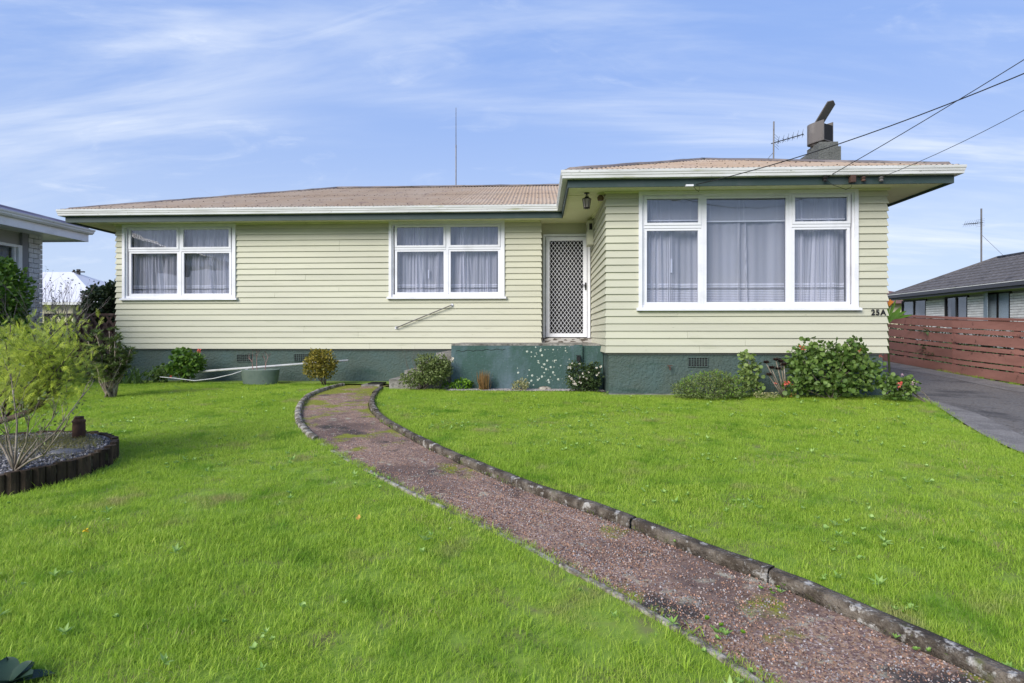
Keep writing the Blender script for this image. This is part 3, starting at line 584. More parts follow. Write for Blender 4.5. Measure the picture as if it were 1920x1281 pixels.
AP = (WEX+hw, EYW+hw, wz); cap((WEX+.14, EYW+.14, EZ+.05), AP); cap((EX1-.14, EYW+.14, EZ+.05), AP); cap(AP, (WEX+hw, EY0+hw+.05, wz)); cap((EX1-hw, EY0+hw, wz), R1)
# gutter, fascia, soffit
eave = [(EX0, EY1, EZ), (EX0, EY0, EZ), (WEX, EY0, EZ), (WEX, EYW, EZ), (EX1, EYW, EZ), (EX1, EY1, EZ)]
gp = [(0, 0), (.0, .018), (-.008, .018), (-.012, -.0), (-.095, -.005), (-.10, -.105), (-.030, -.105), (-.020, -.100), (-.018, -.062), (-.010, -.056), (-.008, -.030), (-.001, -.022)]
gp = [(-d, z) for d, z in gp]          # sweep's d is to the right of travel; travelling this way the inside is on the left
def flip(prof): return [(-d, z) for d, z in prof]
gut = MB().sweep(eave, flip(gp)[::-1], True).build('gutter', 'gutter', house)
def inset(k): return [(EX0+k, EY1-k), (EX0+k, EY0+k), (WEX+k, EY0+k), (WEX+k, EYW+k), (EX1-k, EYW+k), (EX1-k, EY1-k)]
MB().sweep([(x, y, 0) for x, y in inset(.104)], [(0, 2.205+CZ), (0, 2.40+CZ), (-.022, 2.40+CZ), (-.022, 2.205+CZ)], True).build('fascia', 'fascia', house)
I = inset(.125); zs = ZS
w = [(LX0, 18.3), (LX0, LY), (LX1, LY), (WX0, DY), (WX0, WY), (WX1, WY), (WX1, 18.3)]
sf = MB().add([(x, y, zs) for x, y in I], [(0, 1, 2, 3, 4, 5)][:1]); sf.build('soffit', 'soffit', house)
for x in (-7.6, -5.2, -2.8, -.4): MB().box(x-.018, x+.018, EY0+.13, LY, zs-.006, zs-.001).build('soffit_batten', 'soffit', house)
MB().box(WEX+.13, 1.06, WY+.18, WY+.21, zs-.006, zs-.001).build('soffit_batten', 'soffit', house)
for x in (2.2, 4.6): MB().box(x-.018, x+.018, EYW+.13, WY, zs-.006, zs-.001).build('soffit_batten', 'soffit', house)
MB().sweep([(LX0, 18.3, zs), (LX0, LY, zs), (LX1, LY, zs)], [(0, -.03), (0, -.002), (.045, -.002), (.045, -.03)]).sweep([(WX0, DY, zs), (WX0, WY, zs), (WX1, WY, zs), (WX1, 18, zs)], [(0, -.03), (0, -.002), (.045, -.002), (.045, -.03)]).build('scribe_moulding', 'soffit', house)
# downpipe stub at the right corner, seen from the front
MB().tube([(WX1+.10, WY+.35, 2.24+CZ), (WX1+.10, WY+.35, 2.06+CZ), (WX1+.02, WY+.42, 1.95+CZ)], .035, 8).build('downpipe', 'gutter', house, True)
# porch block and steps
MB().prism([(-1.50, 9.72), (.80, 9.72), (.80, 9.70), (1.09, 9.70), (1.09, 11.45), (-1.50, 11.45)], .1, 1.115).build('porch', 'porch', house)
MB().box(-1.50, 1.06, 9.735, 11.44, 1.115, 1.148).build('porch_slab', 'concrete', house)
MB().box(.60, .74, 9.67, 9.72, .82, 1.13).build('porch_pier', 'porch', house)
tapo = MB().box(.64, .70, 9.60, 9.67, .86, .93).tube([(.67, 9.64, .90), (.67, 9.60, .84)], .014, 6).box(.63, .71, 9.63, 9.65, .94, .955).build('tap', 'black', house)
# lichen spots and the crack across the porch face
m = MB(); r = random.Random(4)
for i in range(85):
    x = min(.52, max(-.36, r.gauss(.16, .22))); z = r.uniform(.44, 1.10); rad = r.choice([.005, .007, .010, .014, .020]); n = 7
    a0 = r.uniform(0, 6); m.add([(x+rad*math.cos(a0+2*math.pi*k/n)*r.uniform(.75, 1.15), 9.7165, z+rad*math.sin(a0+2*math.pi*k/n)*r.uniform(.75, 1.15)) for k in range(n)]+[(x, 9.7135, z)], [(k, (k+1) % n, n) for k in range(n)])
tag(m.build('lichen_spots', 'lichen', house), kind='stuff')
pts = [(-1.42+i*.05, 9.718, 1.02+.012*math.sin(i*1.9)+i*.002+r.uniform(-.004, .004)) for i in range(18)]
MB().tube(pts, .004, 4).build('crack', 'dark', house)
for i, (zt) in enumerate((-.31, -.465, -.62, -.775)):
    x1 = -1.50-.27*i; MB().box(x1-.27-(.02 if i else 0), x1, 9.78+.006*i, 11.1-.006*i, .15, zt+CZ).build('step', 'concrete', house)
# number on the boards
def glyph(ch, x, z, h, y, parent):
    cu = bpy.data.curves.new('digit', 'FONT'); cu.body = ch; cu.size = h/.72; cu.extrude = .004; cu.offset = .0025
    ob = bpy.data.objects.new('tmp_glyph', cu); COL.objects.link(ob); dg = bpy.context.evaluated_depsgraph_get(); me = bpy.data.meshes.new_from_object(ob.evaluated_get(dg)); bpy.data.objects.remove(ob)
    me.materials.clear(); me.materials.append(M['black']); co = np.empty(len(me.vertices)*3); me.vertices.foreach_get('co', co); co = co.reshape(-1, 3)
    co = np.c_[x+co[:, 0]-co[:, 0].min(), y-co[:, 2]-.002, z+co[:, 1]]; me.vertices.foreach_set('co', co.ravel()); me.update(); return link('number_digit', me, parent)
for ch, x in (('2', 5.088), ('5', 5.157), ('A', 5.222)): glyph(ch, x, .306+CZ, .085, WY-T-.006, house)
# ---- things fixed to the house
def lantern():
    t = thing('lantern', (.62, 9.35, 2.15+CZ), 'black carriage lantern hanging under the soffit at the porch corner', 'lantern'); x, y = .76, 9.05; z = 2.21+CZ
    WO[t.name] = Vector(t.location)
    MB().lathe([(.045, .035), (.045, .025), (.012, .02), (.008, -.01)], (x, y, z), 10).tube([(x-.03, y, z-.03), (x-.02, y, z-.005), (x+.02, y, z-.005), (x+.03, y, z-.03)], .004, 5).build('hook', 'black', t)
    MB().lathe([(.012, -.015), (.03, -.03), (.068, -.055), (.072, -.06)], (x, y, z), 6).build('cap', 'black', t)
    m = MB(); g = MB()
    for k in range(6):
        a0, a1 = 2*math.pi*k/6, 2*math.pi*(k+1)/6
        A, B = Vector((x+.068*math.cos(a0), y+.068*math.sin(a0), z-.06)), Vector((x+.045*math.cos(a0), y+.045*math.sin(a0), z-.20)); m.tube([A, B], .005, 4)
        C_, D_ = Vector((x+.068*math.cos(a1), y+.068*math.sin(a1), z-.06)), Vector((x+.045*math.cos(a1), y+.045*math.sin(a1), z-.20)); g.add([A, B, D_, C_], [(0, 1, 2, 3)]); m.tube([A, C_], .005, 4); m.tube([B, D_], .006, 4)
        m.tube([B, B-Vector((0, 0, .022))], [.007, .002], 4)
    m.build('frame', 'black', t); g.build('lamp_glass', mat('lantern_glass', (.33, .27, .25), rough=.4), t); MB().lathe([(.045, -.205), (.03, -.215), (.004, -.22)], (x, y, z), 6).build('base', 'black', t)
lantern()
t = thing('security_light', (.98, 9.1, 2.2+CZ), 'small brown floodlight under the soffit beside the lantern', 'light')
MB().box(.93, 1.06, 9.06, 9.12, 2.215+CZ, 2.243+CZ).build('base', 'soffit', t); MB().lathe([(.045, .0), (.055, .05), (.03, .08)], (.98, 9.08, 2.13+CZ), 10).build('lamp_head', mat('brown_plastic', (.12, .075, .04), rough=.5), t)
r0, r1 = onY(742, 615, LY-.07), onY(847, 572, LY-.07)
t = thing('handrail', r0, 'thin grey steel handrail slanting up the wall below the window beside the door', 'handrail')
MB().tube([r0, r1], .011, 8).build('rail', 'steel', t)
for p in (r0, r1): MB().tube([p, p+Vector((0, .055, 0))], .009, 6).box(p.x-.025, p.x+.025, p.y+.035, p.y+.042, p.z-.025, p.z+.025).build('bracket', 'white', t)
p = onY(1255, 688, WY); tag(MB().tube([(p.x, WY+.03, p.z), (p.x, WY-.05, p.z), (p.x, WY-.06, p.z-.05)], .012, 6).box(p.x-.04, p.x+.04, WY-.04, WY-.03, p.z+.015, p.z+.028).build('garden_tap', 'rust'), 'small dark garden tap on the green base under the big window', 'tap')
# wires and the pole they run to
pole = thing('utility_pole', (14, -2.5, 0), 'timber utility pole with crossarm at the roadside', 'utility pole')
gz = float(G(14, -2.5)); MB().tube([(14, -2.5, gz-.3), (14, -2.5, 7.5)], [.14, .10], 12).build('pole', 'wood', pole, True); MB().box(13.2, 14.8, -2.56, -2.44, 6.9, 7.0).build('crossarm', 'wood', pole)
FY = EYW+.09
def wire(A, c1_, c2_, r, label):
    A = Vector(A); B = Vector((14, -2.5, 0))
    def tt(u):
        k = (u-960)/F; f = lambda t: (A.x+(B.x-A.x)*t)*CT+(A.y+(B.y-A.y)*t)*ST-k*(-(A.x+(B.x-A.x)*t)*ST+(A.y+(B.y-A.y)*t)*CT)
        f0, f1 = f(0), f(1); return -f0/(f1-f0)
    eq = []; rh = []
    for u, v in (c1_, c2_):
        t = tt(u); x, y = A.x+(B.x-A.x)*t, A.y+(B.y-A.y)*t; z = CZ+(HZ-v)/F*(-x*ST+y*CT); eq.append([t, -4*t*(1-t)]); rh.append(z-A.z)
    dz, sag = np.linalg.solve(eq, rh); pts = [(A.x+(B.x-A.x)*t, A.y+(B.y-A.y)*t, A.z+dz*t-4*sag*t*(1-t)) for t in np.linspace(0, 1, 60)]
    print('wire', round(A.z+dz, 2), round(sag, 2)); return tag(MB().tube(pts, r, 5).build('overhead_wire', 'black'), label, 'cable')
wa = onY(1306, 346, FY); wb = onY(1548, 334, FY); wc = onY(1648, 334, FY)
wire(wa, (1570, 271), (1920, 138), .0065, 'thick black service cable that starts furthest left, above the big window')
wire(wb, (1715, 237), (1920, 112), .0055, 'black overhead wire from the middle insulator, steepest of the three')
wire(wc, (1715, 307), (1920, 207), .004, 'thin black overhead wire lowest at the right of the sky')
t = thing('cable_clip', wa, 'white cable connector under the gutter where the service cable lands', 'connector')
MB().box(wa.x-.16, wa.x-.05, FY-.03, FY+.01, wa.z-.03, wa.z-.005).build('connector_body', 'white', t); MB().tube([wa+Vector((-.05, 0, -.02)), wa+Vector((0, .03, -.07)), wa+Vector((.06, .1, -.08)), wa+Vector((.08, .1, 0)), wa], .004, 5).build('drip_loop', 'black', t)
for u, lb, mt in ((1545, 'dark insulator on the fascia where the steepest wire starts', 'black'), (1597, 'rusty square insulator block on the fascia', 'rust'), (1617, 'small knobbly insulator on the fascia right of the rusty block', 'rust'), (1650, 'grey insulator nearest the right end of the fascia', 'steel')):
    p = onY(u, 336, FY-.02); t = MB().tube([p+Vector((0, .04, 0)), p-Vector((0, .03, 0))], .012, 6)
    (t.box(p.x-.035, p.x+.035, p.y-.05, p.y+.02, p.z-.05, p.z+.045) if u == 1597 else t.lathe([(.012, -.045), (.034, -.035), (.02, -.01), (.036, .01), (.012, .03)], p-Vector((0, .03, 0)), 9))
    tag(t.build('insulator', mt), lb, 'insulator')
p = onY(1545, 334, FY-.03); q = onY(1597, 345, FY-.04); tag(MB().tube([p, (p.x+.12, p.y, p.z-.10), (q.x-.08, q.y, q.z-.08), (q.x-.01, q.y, q.z-.05), q], .004, 5).build('loose_wire', 'black'), 'short drooping wire between the insulators on the fascia', 'cable')
# chimney with H cowl, standing through the roof
ch = thing('chimney', (5.05, 12.4, 4.2), 'grey rendered chimney behind the right end of the roof', 'chimney')
CY = 12.3; cA = onY(1535, 265, CY); cB = onY(1577, 265, CY); cx0, cx1, ctop = cA.x, cB.x, cA.z+.0
m = MB().box(cx0-.0, cx1+.0, CY, CY+.95, 2.9, ctop-.11); m.build('stack', 'chim', ch)
MB().box(cx0+.035, cx1-.04, CY+.035, CY+.6, ctop-.11, ctop).build('chimney_cap', 'chim', ch)
cw = thing('chimney_cowl', (cx0+.1, CY+.3, ctop), 'brown metal cowl with a raised lid turned on top of the grey chimney', 'cowl')
ccx, ccy = cx0+.135, CY+.36
MB().lathe([(.13, 0), (.13, .13), (.125, .15)], (ccx, ccy, ctop), 18).build('collar', 'cowl', cw, True)
# hood: half-round back, open box mouth facing right-front
ang = math.radians(-58)
def rot(x, y): return (ccx+x*math.cos(ang)-y*math.sin(ang), ccy+x*math.sin(ang)+y*math.cos(ang))
hp = [rot(.20*math.cos(t)-.0, .17*math.sin(t)) for t in np.linspace(math.pi/2, 3*math.pi/2, 9)]
hp = [rot(.26, .17)]+hp+[rot(.26, -.17)]
inn = [rot(.26, .15)]+[rot(.18*math.cos(t), .15*math.sin(t)) for t in np.linspace(math.pi/2, 3*math.pi/2, 9)]+[rot(.26, -.15)]
V = [(x, y, ctop+.06) for x, y in hp]+[(x, y, ctop+.48) for x, y in hp]+[(x, y, ctop+.06) for x, y in inn]+[(x, y, ctop+.48) for x, y in inn]; n = len(hp)
f = [(i, i+1, n+i+1, n+i) for i in range(n-1)]+[(2*n+i+1, 2*n+i, 3*n+i, 3*n+i+1) for i in range(n-1)]+[(n+i, n+i+1, 3*n+i+1, 3*n+i) for i in range(n-1)]+[(i+1, i, 2*n+i, 2*n+i+1) for i in range(n-1)]+[(0, n, 3*n, 2*n), (n-1, 3*n-1, 4*n-1, 2*n-1)]
MB().add(V, f).prism(hp, ctop+.05, ctop+.065).build('hood', 'cowl', cw)
MB().prism(inn, ctop+.07, ctop+.40).build('mouth_shade', 'dark', cw)  # near-black filling stands for the shade inside the open hood mouth
tp = [rot(-.16, .16), rot(-.16, -.16), rot(-.02, -.17), rot(-.02, .17)]
a1, a2, a3, a4 = (Vector((*rot(.05, .13), ctop+.48)), Vector((*rot(.05, -.13), ctop+.48)), Vector((*rot(.33, -.13), ctop+.83)), Vector((*rot(.33, .13), ctop+.83)))
a5 = Vector((*rot(.37, 0), ctop+.87)); up = Vector((-.015, 0, .012))
MB().add([a1, a2, a3, a5, a4]+[p+up for p in (a1, a2, a3, a5, a4)], [(4, 3, 2, 1, 0), (5, 6, 7, 8, 9)]+[(i, (i+1) % 5, 5+(i+1) % 5, 5+i) for i in range(5)]).build('lid', 'cowl', cw)
# aerials
ap = onY(855, 202, 14.75); t = thing('whip_aerial', (ap.x, ap.y, rz), 'tall thin whip aerial standing on the main roof ridge', 'aerial')
MB().tube([(ap.x, ap.y, rz-.05), (ap.x, ap.y, rz+1.1)], .016, 6).build('mast', 'steel', t); MB().tube([(ap.x, ap.y, rz+1.1), (ap.x, ap.y, ap.z)], [.011, .007], 5).build('whip', 'steel', t)
def yagi(name, base, top, d, boomlen, zb, n, label, el=.28, stay=None, rm=.016):
    t = thing(name, base, label, 'aerial'); d = Vector(d).normalized(); MB().tube([base, top], rm, 6).build('mast', 'steel', t); c = Vector((top[0], top[1], zb)); s = Vector((-d.y, d.x, 0)); e = c+d*boomlen
    MB().tube([c-d*.06, e], .011, 5).build('boom', 'black', t); m = MB()
    for i in range(n):
        p = c+d*(boomlen*(.18+.80*i/(n-1))); L = el*(1-.35*i/n)
        m.tube([p-s*L/2, p+s*L/2], .004, 4); m.tube([p-s*.03+Vector((0, 0, -.05)), p-s*.03+Vector((0, 0, .05))], .006, 4)
        m.tube([p-s*L*.4+Vector((0, 0, -.1)), p+s*L*.1+Vector((0, 0, .12))], .003, 4)
    m.build('elements', 'black', t)
    m = MB()
    for k in range(5): z = -.13+.065*k; m.tube([c+d*.06-s*.16+Vector((0, 0, z)), c+d*.06+s*.16+Vector((0, 0, z))], .004, 4)
    m.build('reflector', 'black', t)
    if stay: MB().tube(stay, .006, 4).build('stay', 'steel', t)
    return t
b = onY(1450, 310, 13.2); tp_ = onY(1451, 228, 13.2); zb = onY(1450, 268, 13.2).z
yagi('tv_aerial', (b.x, 13.2, b.z-.5), (tp_.x, 13.2, tp_.z), (1, -.75, .12), .62, zb, 6, 'television aerial on a short mast left of the chimney', .30, [(b.x, 13.2, zb-.22), (b.x-.35, 13.3, b.z-.12)])

# ------------------------------------------------------------------ generic leaf meshes
def leafmesh(name, mt, pos, dirs, ups, size, tpl, faces, parent, kind=None, v=None, scale2=None):
    pos, dirs, ups = np.asarray(pos, float), np.asarray(dirs, float), np.asarray(ups, float); n = len(pos)
    dirs /= np.linalg.norm(dirs, axis=1)[:, None]+1e-9; side = np.cross(ups, dirs); side /= np.linalg.norm(side, axis=1)[:, None]+1e-9; nn = np.cross(dirs, side)
    size = np.broadcast_to(size, (n,)); tpl = np.asarray(tpl, float); k = len(tpl)
    V = pos[:, None, :]+size[:, None, None]*(tpl[None, :, 0, None]*dirs[:, None, :]+tpl[None, :, 1, None]*side[:, None, :]+tpl[None, :, 2, None]*nn[:, None, :])
    Fc = np.asarray(faces); nf, w = Fc.shape; A = (Fc[None]+(np.arange(n)*k)[:, None, None]).reshape(-1)
    me = bpy.data.meshes.new(name); me.vertices.add(n*k); me.vertices.foreach_set('co', V.ravel()); me.loops.add(len(A)); me.loops.foreach_set('vertex_index', A.astype(np.int32)); me.polygons.add(n*nf)
    me.polygons.foreach_set('loop_start', np.arange(n*nf, dtype=np.int32)*w); me.polygons.foreach_set('loop_total', np.full(n*nf, w, np.int32)); me.update(calc_edges=True)
    at = me.attributes.new('v', 'FLOAT', 'POINT'); vv = rng.random(n)**1.3 if v is None else np.asarray(v); at.data.foreach_set('value', np.repeat(vv, k).astype(np.float32))
    me.materials.append(M[mt]); o = link(name, me, parent) if parent is not False else bpy.data.objects.new(name, me)
    if kind: o['kind'] = kind
    return o
LANCE = ([(0, 0, 0), (.45, .17, .03), (1, 0, -.06), (.45, -.17, .03), (.5, 0, -.02)], [(0, 4, 1), (1, 4, 2), (0, 3, 4), (3, 2, 4)])
OVAL = ([(0, 0, 0), (.35, .30, .05), (.75, .24, .03), (1, 0, -.05), (.75, -.24, .03), (.35, -.30, .05), (.5, 0, -.03)], [(6, 1, 0), (6, 2, 1), (6, 3, 2), (6, 4, 3), (6, 5, 4), (6, 0, 5)])
ROUND = ([(.5+.5*math.cos(t), .5*math.sin(t), .09*math.cos(3*t)+.05) for t in np.linspace(math.pi/7, 2*math.pi+math.pi/7, 8)[:-1]]+[(.5, 0, -.06)], [(i, (i+1) % 7, 7) for i in range(7)])
NEED = ([(0, .035, 0), (0, -.035, 0), (1, 0, 0)], [(0, 1, 2)])
BLADE = ([(0, .05, 0), (0, -.05, 0), (.5, .045, .05), (.5, -.045, .05), (1, 0, -.08)], [(0, 1, 3), (0, 3, 2), (2, 3, 4)])
def blobpts(blobs, n, shell=.45):
    """points spread through ellipsoids, denser near the surface, plus outward directions"""
    vol = np.array([b[3]*b[4]*b[5] for b in blobs])**.8; idx = rng.choice(len(blobs), n, p=vol/vol.sum()); B = np.array(blobs)[idx]
    d = rng.normal(size=(n, 3)); d /= np.linalg.norm(d, axis=1)[:, None]; r = shell+(1-shell)*rng.random(n)**.6
    # lumpy outline
    lump = 1+.16*np.sin(d[:, 0]*5+B[:, 0]*9)*np.sin(d[:, 2]*6+B[:, 2]*7)+.10*np.sin(d[:, 1]*11+d[:, 0]*7)
    return B[:, :3]+d*B[:, 3:6]*(r*lump)[:, None], d
def shrub(name, base, label, cat, blobs, n, size, tpl, mt, stems=6, stem_r=.012, woodm='bark', shell=.45, jit=.8, group=None, up=.5, flowers=None, parts=True):
    base = Vector(base); t = thing(name, base, label, cat, group)
    P, D = blobpts(blobs, n, shell); gz_ = base.z-.01; keep = P[:, 2] > gz_; P, D = P[keep], D[keep]
    d = D+rng.normal(size=D.shape)*jit; d[:, 2] += .25; ups = D*.6+rng.normal(size=D.shape)*.45; ups[:, 2] += up
    leafmesh('foliage', mt, P, d, ups, size*rng.uniform(.6, 1.25, len(P)), *tpl, t, kind='stuff' if False else None)
    if stems:
        m = MB(); r = random.Random(int(abs(base.x)*100)+n)
        for i in range(stems):
            b = blobs[i % len(blobs)]; e = Vector(b[:3])+Vector((r.uniform(-.6, .6)*b[3], r.uniform(-.6, .6)*b[4], r.uniform(-.1, .7)*b[5])); s0 = base+Vector((r.uniform(-.05, .05), r.uniform(-.04, .04), -.03))
            mid = s0.lerp(e, .5)+Vector((r.uniform(-.05, .05), r.uniform(-.05, .05), .03)); m.tube([s0, s0.lerp(mid, .5)+Vector((r.uniform(-.02, .02), 0, 0)), mid, e], [stem_r, stem_r*.8, stem_r*.6, stem_r*.3], 5)
        m.build('stem', woodm, t, True)
    return t
def flower(parent, c, rad, mt, n=14, ps=.02):
    P = np.array(c)+rng.normal(size=(n, 3))*rad*.55; d = rng.normal(size=(n, 3)); d[:, 1] -= .6; u = rng.normal(size=(n, 3)); u[:, 1] -= 1
    return leafmesh('flower', mt, P, d, u, ps*rng.uniform(.7, 1.2, n), *ROUND, parent)
def branches(m, p, d, L, r, depth, rnd, tips, spread=.5, nsub=3, up=.15, seg=4, shrink=.62):
    pts = [Vector(p)]; d = Vector(d).normalized()
    for i in range(seg): d = (d+Vector((rnd.uniform(-1, 1), rnd.uniform(-1, 1), rnd.uniform(-1, 1)))*.16+Vector((0, 0, up*.2))).normalized(); pts.append(pts[-1]+d*(L/seg))
    m.tube(pts, [r*(1-.55*i/seg) for i in range(seg+1)], 5 if r > .006 else 4)
    if depth == 0: tips.append((pts[-1], d)); return
    for k in range(nsub):
        q = pts[-1] if k == 0 else pts[rnd.randint(max(1, seg-2), seg)]
        dd = (d+Vector((rnd.uniform(-1, 1), rnd.uniform(-1, 1), rnd.uniform(-.6, 1)))*spread).normalized(); branches(m, q, dd, L*shrink*rnd.uniform(.8, 1.2), r*.55, depth-1, rnd, tips, spread, nsub, up, seg, shrink)

# ------------------------------------------------------------------ plants along the house
def bl(u, v, Y, ru, rv, ry=None):
    p = onY(u, v, Y); k = F/(-p.x*ST+p.y*CT); return (p.x, p.y, p.z, ru/k, ry if ry else .5*(ru+rv)/k, rv/k)
def gb(x, y): return (x, y, float(G(x, y)))
# big geranium at the right corner of the wing
Yp = 8.55
t = shrub('geranium', gb(4.3, Yp), 'large sprawling geranium with coral flowers at the right end of the big window wall', 'plant',
    [bl(1545, 700, Yp, 68, 40), bl(1510, 672, Yp, 32, 30), bl(1600, 705, Yp, 45, 38), bl(1597, 668, Yp, 28, 26), bl(1602, 645, Yp, 12, 14), bl(1518, 645, Yp, 10, 14), bl(1560, 662, Yp, 40, 22), bl(1640, 705, Yp, 18, 26), bl(1488, 725, Yp, 22, 16)], 2400, .062, ROUND, 'leaf_geranium', 14, .012, 'wood', .35, group=None)
for (u, v, ra) in ((1503, 652, .05), (1475, 719, .075), (1453, 720, .03), (1612, 658, .03), (1651, 667, .035), (1633, 708, .03)): flower(t, onY(u, v, Yp-.22), ra*.6, 'petal', 13, ra*.42)
Yp = 8.45
t = shrub('geranium', gb(5.45, 8.2), 'low geranium with one red and some pink flowers at the house corner by the driveway', 'plant',
    [bl(1685, 730, 8.2, 30, 20), bl(1700, 722, 8.2, 18, 16), bl(1665, 715, 8.2, 14, 16)], 520, .05, ROUND, 'leaf_geranium', 5, .009, 'wood', .35)
flower(t, onY(1687, 722, 8.0), .04, 'petal', 14, .028); flower(t, onY(1692, 704, 8.1), .02, 'pink', 7, .02); flower(t, onY(1712, 718, 8.0), .02, 'pink', 7, .02)
t = shrub('geranium', gb(3.25, 8.62), 'upright pale leaved geranium between the low bush and the dark succulent', 'plant',
    [bl(1403, 678, 8.6, 14, 16), bl(1398, 705, 8.6, 14, 20), bl(1415, 700, 8.6, 14, 18), bl(1412, 728, 8.6, 18, 12), bl(1395, 667, 8.6, 8, 8)], 380, .058, ROUND, 'leaf_pale', 5, .009, 'wood', .3)
t = shrub('low_bush', gb(2.55, 8.5), 'rounded light green bush low against the base under the big window', 'bush',
    [bl(1330, 728, 8.5, 62, 22), bl(1340, 712, 8.5, 32, 16), bl(1290, 732, 8.5, 30, 16), bl(1375, 726, 8.5, 26, 20)], 5200, .042, LANCE, 'leaf_olive', 9, .008, 'bark', .5)
P, D = blobpts([bl(1335, 722, 8.42, 58, 24)], 900, .8); leafmesh('new_growth', 'leaf_lime', P, D+rng.normal(size=D.shape)*.4, D+rng.normal(size=D.shape)*.5, .026, *LANCE, t)
# dark succulent on bare stems
rd = random.Random(3); b = Vector(gb(3.62, 8.6)); t = thing('dark_succulent', b, 'small succulent tree with dark rosettes on bare grey stems beside the large geranium', 'plant'); m = MB(); tips = []
for tg in ((1437, 682), (1447, 692), (1455, 677), (1464, 680), (1459, 694), (1470, 686), (1442, 705)):
    e = onY(tg[0], tg[1], 8.55+rd.uniform(-.06, .06)); mid = b.lerp(e, .55)+Vector((.02, 0, -.03)); m.tube([b, mid, e], [.013, .009, .006], 5); tips.append(e)
m.build('stem', 'wood', t, True)
P, D, U = [], [], []
for e in tips:
    for k in range(16): a_ = k*2.4; el = .2+.05*k; P.append(e); D.append((math.cos(a_)*math.cos(el), math.sin(a_)*math.cos(el), math.sin(el))); U.append((0, 0, 1))
leafmesh('rosette', 'leaf_aeon', P, D, U, .068, *OVAL, t)
# ground-cover below it
shrub('silver_groundcover', gb(3.72, 8.35), 'small grey silvery ground cover at the foot of the dark succulent', 'plant', [bl(1430, 741, 8.35, 18, 5), bl(1447, 741, 8.3, 14, 5)], 300, .022, OVAL, 'leaf_cream', 0)
# porch plants
t = shrub('flowering_shrub', gb(.72, 9.45), 'dense shrub dotted with white flower clusters in the corner of porch and wing', 'bush',
    [bl(1085, 705, 9.42, 24, 24), bl(1108, 708, 9.42, 20, 24), bl(1076, 694, 9.4, 10, 14), bl(1115, 690, 9.42, 12, 12), bl(1095, 722, 9.4, 30, 12)], 2100, .042, OVAL, 'leaf_box', 8, .009, 'bark', .5)
rr = random.Random(8)
for i in range(24): u = rr.uniform(1064, 1126); v = rr.uniform(678, 722); flower(t, onY(u, v, 9.24), .010, 'wpetal', 9, .018)
t = shrub('variegated_shrub', gb(-.28, 9.5), 'tiny cream and green variegated shrub at the middle of the porch base', 'plant', [bl(975, 724, 9.5, 17, 9), bl(982, 718, 9.5, 8, 8)], 420, .03, OVAL, 'leaf_cream', 4, .005)
tag(MB().lathe([(.07, -.02), (.085, .02), (.06, .06), (.02, .075)], (.10, 9.6, .36), 9, 1.5, .6).build('lichened_stone', 'kerbpale'), 'cream lichen covered stone at the foot of the porch', 'stone')
# brown tussock
b = Vector(gb(-.93, 9.55)); t = thing('tussock_grass', b, 'brown and straw coloured tussock grass in front of the porch', 'plant'); n = 260
az = rng.uniform(0, 2*math.pi, n); tilt = rng.uniform(.02, .7, n); D = np.c_[np.cos(az)*tilt, np.sin(az)*tilt, np.ones(n)]; P = np.array(b)+np.c_[rng.normal(size=(n, 2))*.03, np.zeros(n)]
leafmesh('blades', 'leaf_straw', P, D, np.c_[np.cos(az), np.sin(az), np.zeros(n)], rng.uniform(.16, .38, n), [(0, .018, 0), (0, -.018, 0), (.5, .014, .03), (.5, -.014, .03), (1, 0, -.12)], BLADE[1], t)
# rose bush left of the porch, lime weeds
t = shrub('rose_bush', gb(-2.0, 9.55), 'loose rose bush with one white flower beside the porch steps', 'bush',
    [bl(805, 700, 9.5, 34, 22), bl(775, 712, 9.5, 26, 13), bl(825, 688, 9.5, 20, 22), bl(800, 678, 9.5, 22, 14), bl(838, 690, 9.5, 10, 16)], 3600, .040, OVAL, 'leaf_olive', 10, .008, 'bark', .25)
m = MB(); tips = []; rd = random.Random(12)
for k in range(5): branches(m, (-2.0+rd.uniform(-.15, .15), 9.5, .36), (rd.uniform(-.5, .5), 0, 1), .38, .006, 2, rd, tips, .5, 2)
m.build('cane', 'bark', t)
flower(t, onY(848, 675, 9.25), .028, 'wpetal', 16, .035)
for (u, v, w_, lb) in ((866, 724, 20, 'bright lime weeds in front of the left end of the porch'), (838, 722, 12, 'bright lime weeds at the foot of the rose bush')):
    p = ongr(u, v+7); shrub('lime_weeds', gb(p.x, p.y), lb, 'plant', [bl(u, v-2, p.y, w_*1.1, 11)], 620, .040, OVAL, 'leaf_lime', 0)
# yellow green round bush by the path
t = shrub('golden_bush', gb(-3.98, 10.45), 'round golden green bush at the start of the path', 'bush', [bl(602, 680, 10.4, 28, 24), bl(590, 690, 10.4, 20, 20), bl(612, 690, 10.4, 18, 20), bl(600, 668, 10.4, 16, 12)], 2400, .048, OVAL, 'leaf_golden', 6, .012, 'bark', .6)
# geranium left
t = shrub('geranium', gb(-6.85, 10.75), 'green geranium with a red flower standing left of the oval planter', 'plant',
    [bl(350, 690, 10.7, 26, 22), bl(342, 668, 10.7, 18, 14), bl(368, 680, 10.7, 14, 18), bl(330, 690, 10.7, 12, 16)], 620, .075, ROUND, 'leaf_bright', 6, .012, 'wood', .3)
flower(t, onY(373, 658, 10.55), .035, 'petal', 14, .03); flower(t, onY(321, 706, 10.5), .02, 'petal', 8, .024)
t = shrub('low_geranium', gb(-7.4, 10.75), 'small straggling plants between the strappy leaves and the green geranium', 'plant', [bl(305, 700, 10.7, 16, 14), bl(288, 705, 10.7, 14, 10)], 260, .055, ROUND, 'leaf_geranium', 4, .008, 'wood', .2)
b = Vector(gb(-7.75, 10.42)); t = thing('strappy_plant', b, 'clump of long arching strap leaves against the left end of the base', 'plant'); m = MB(); rd = random.Random(5)
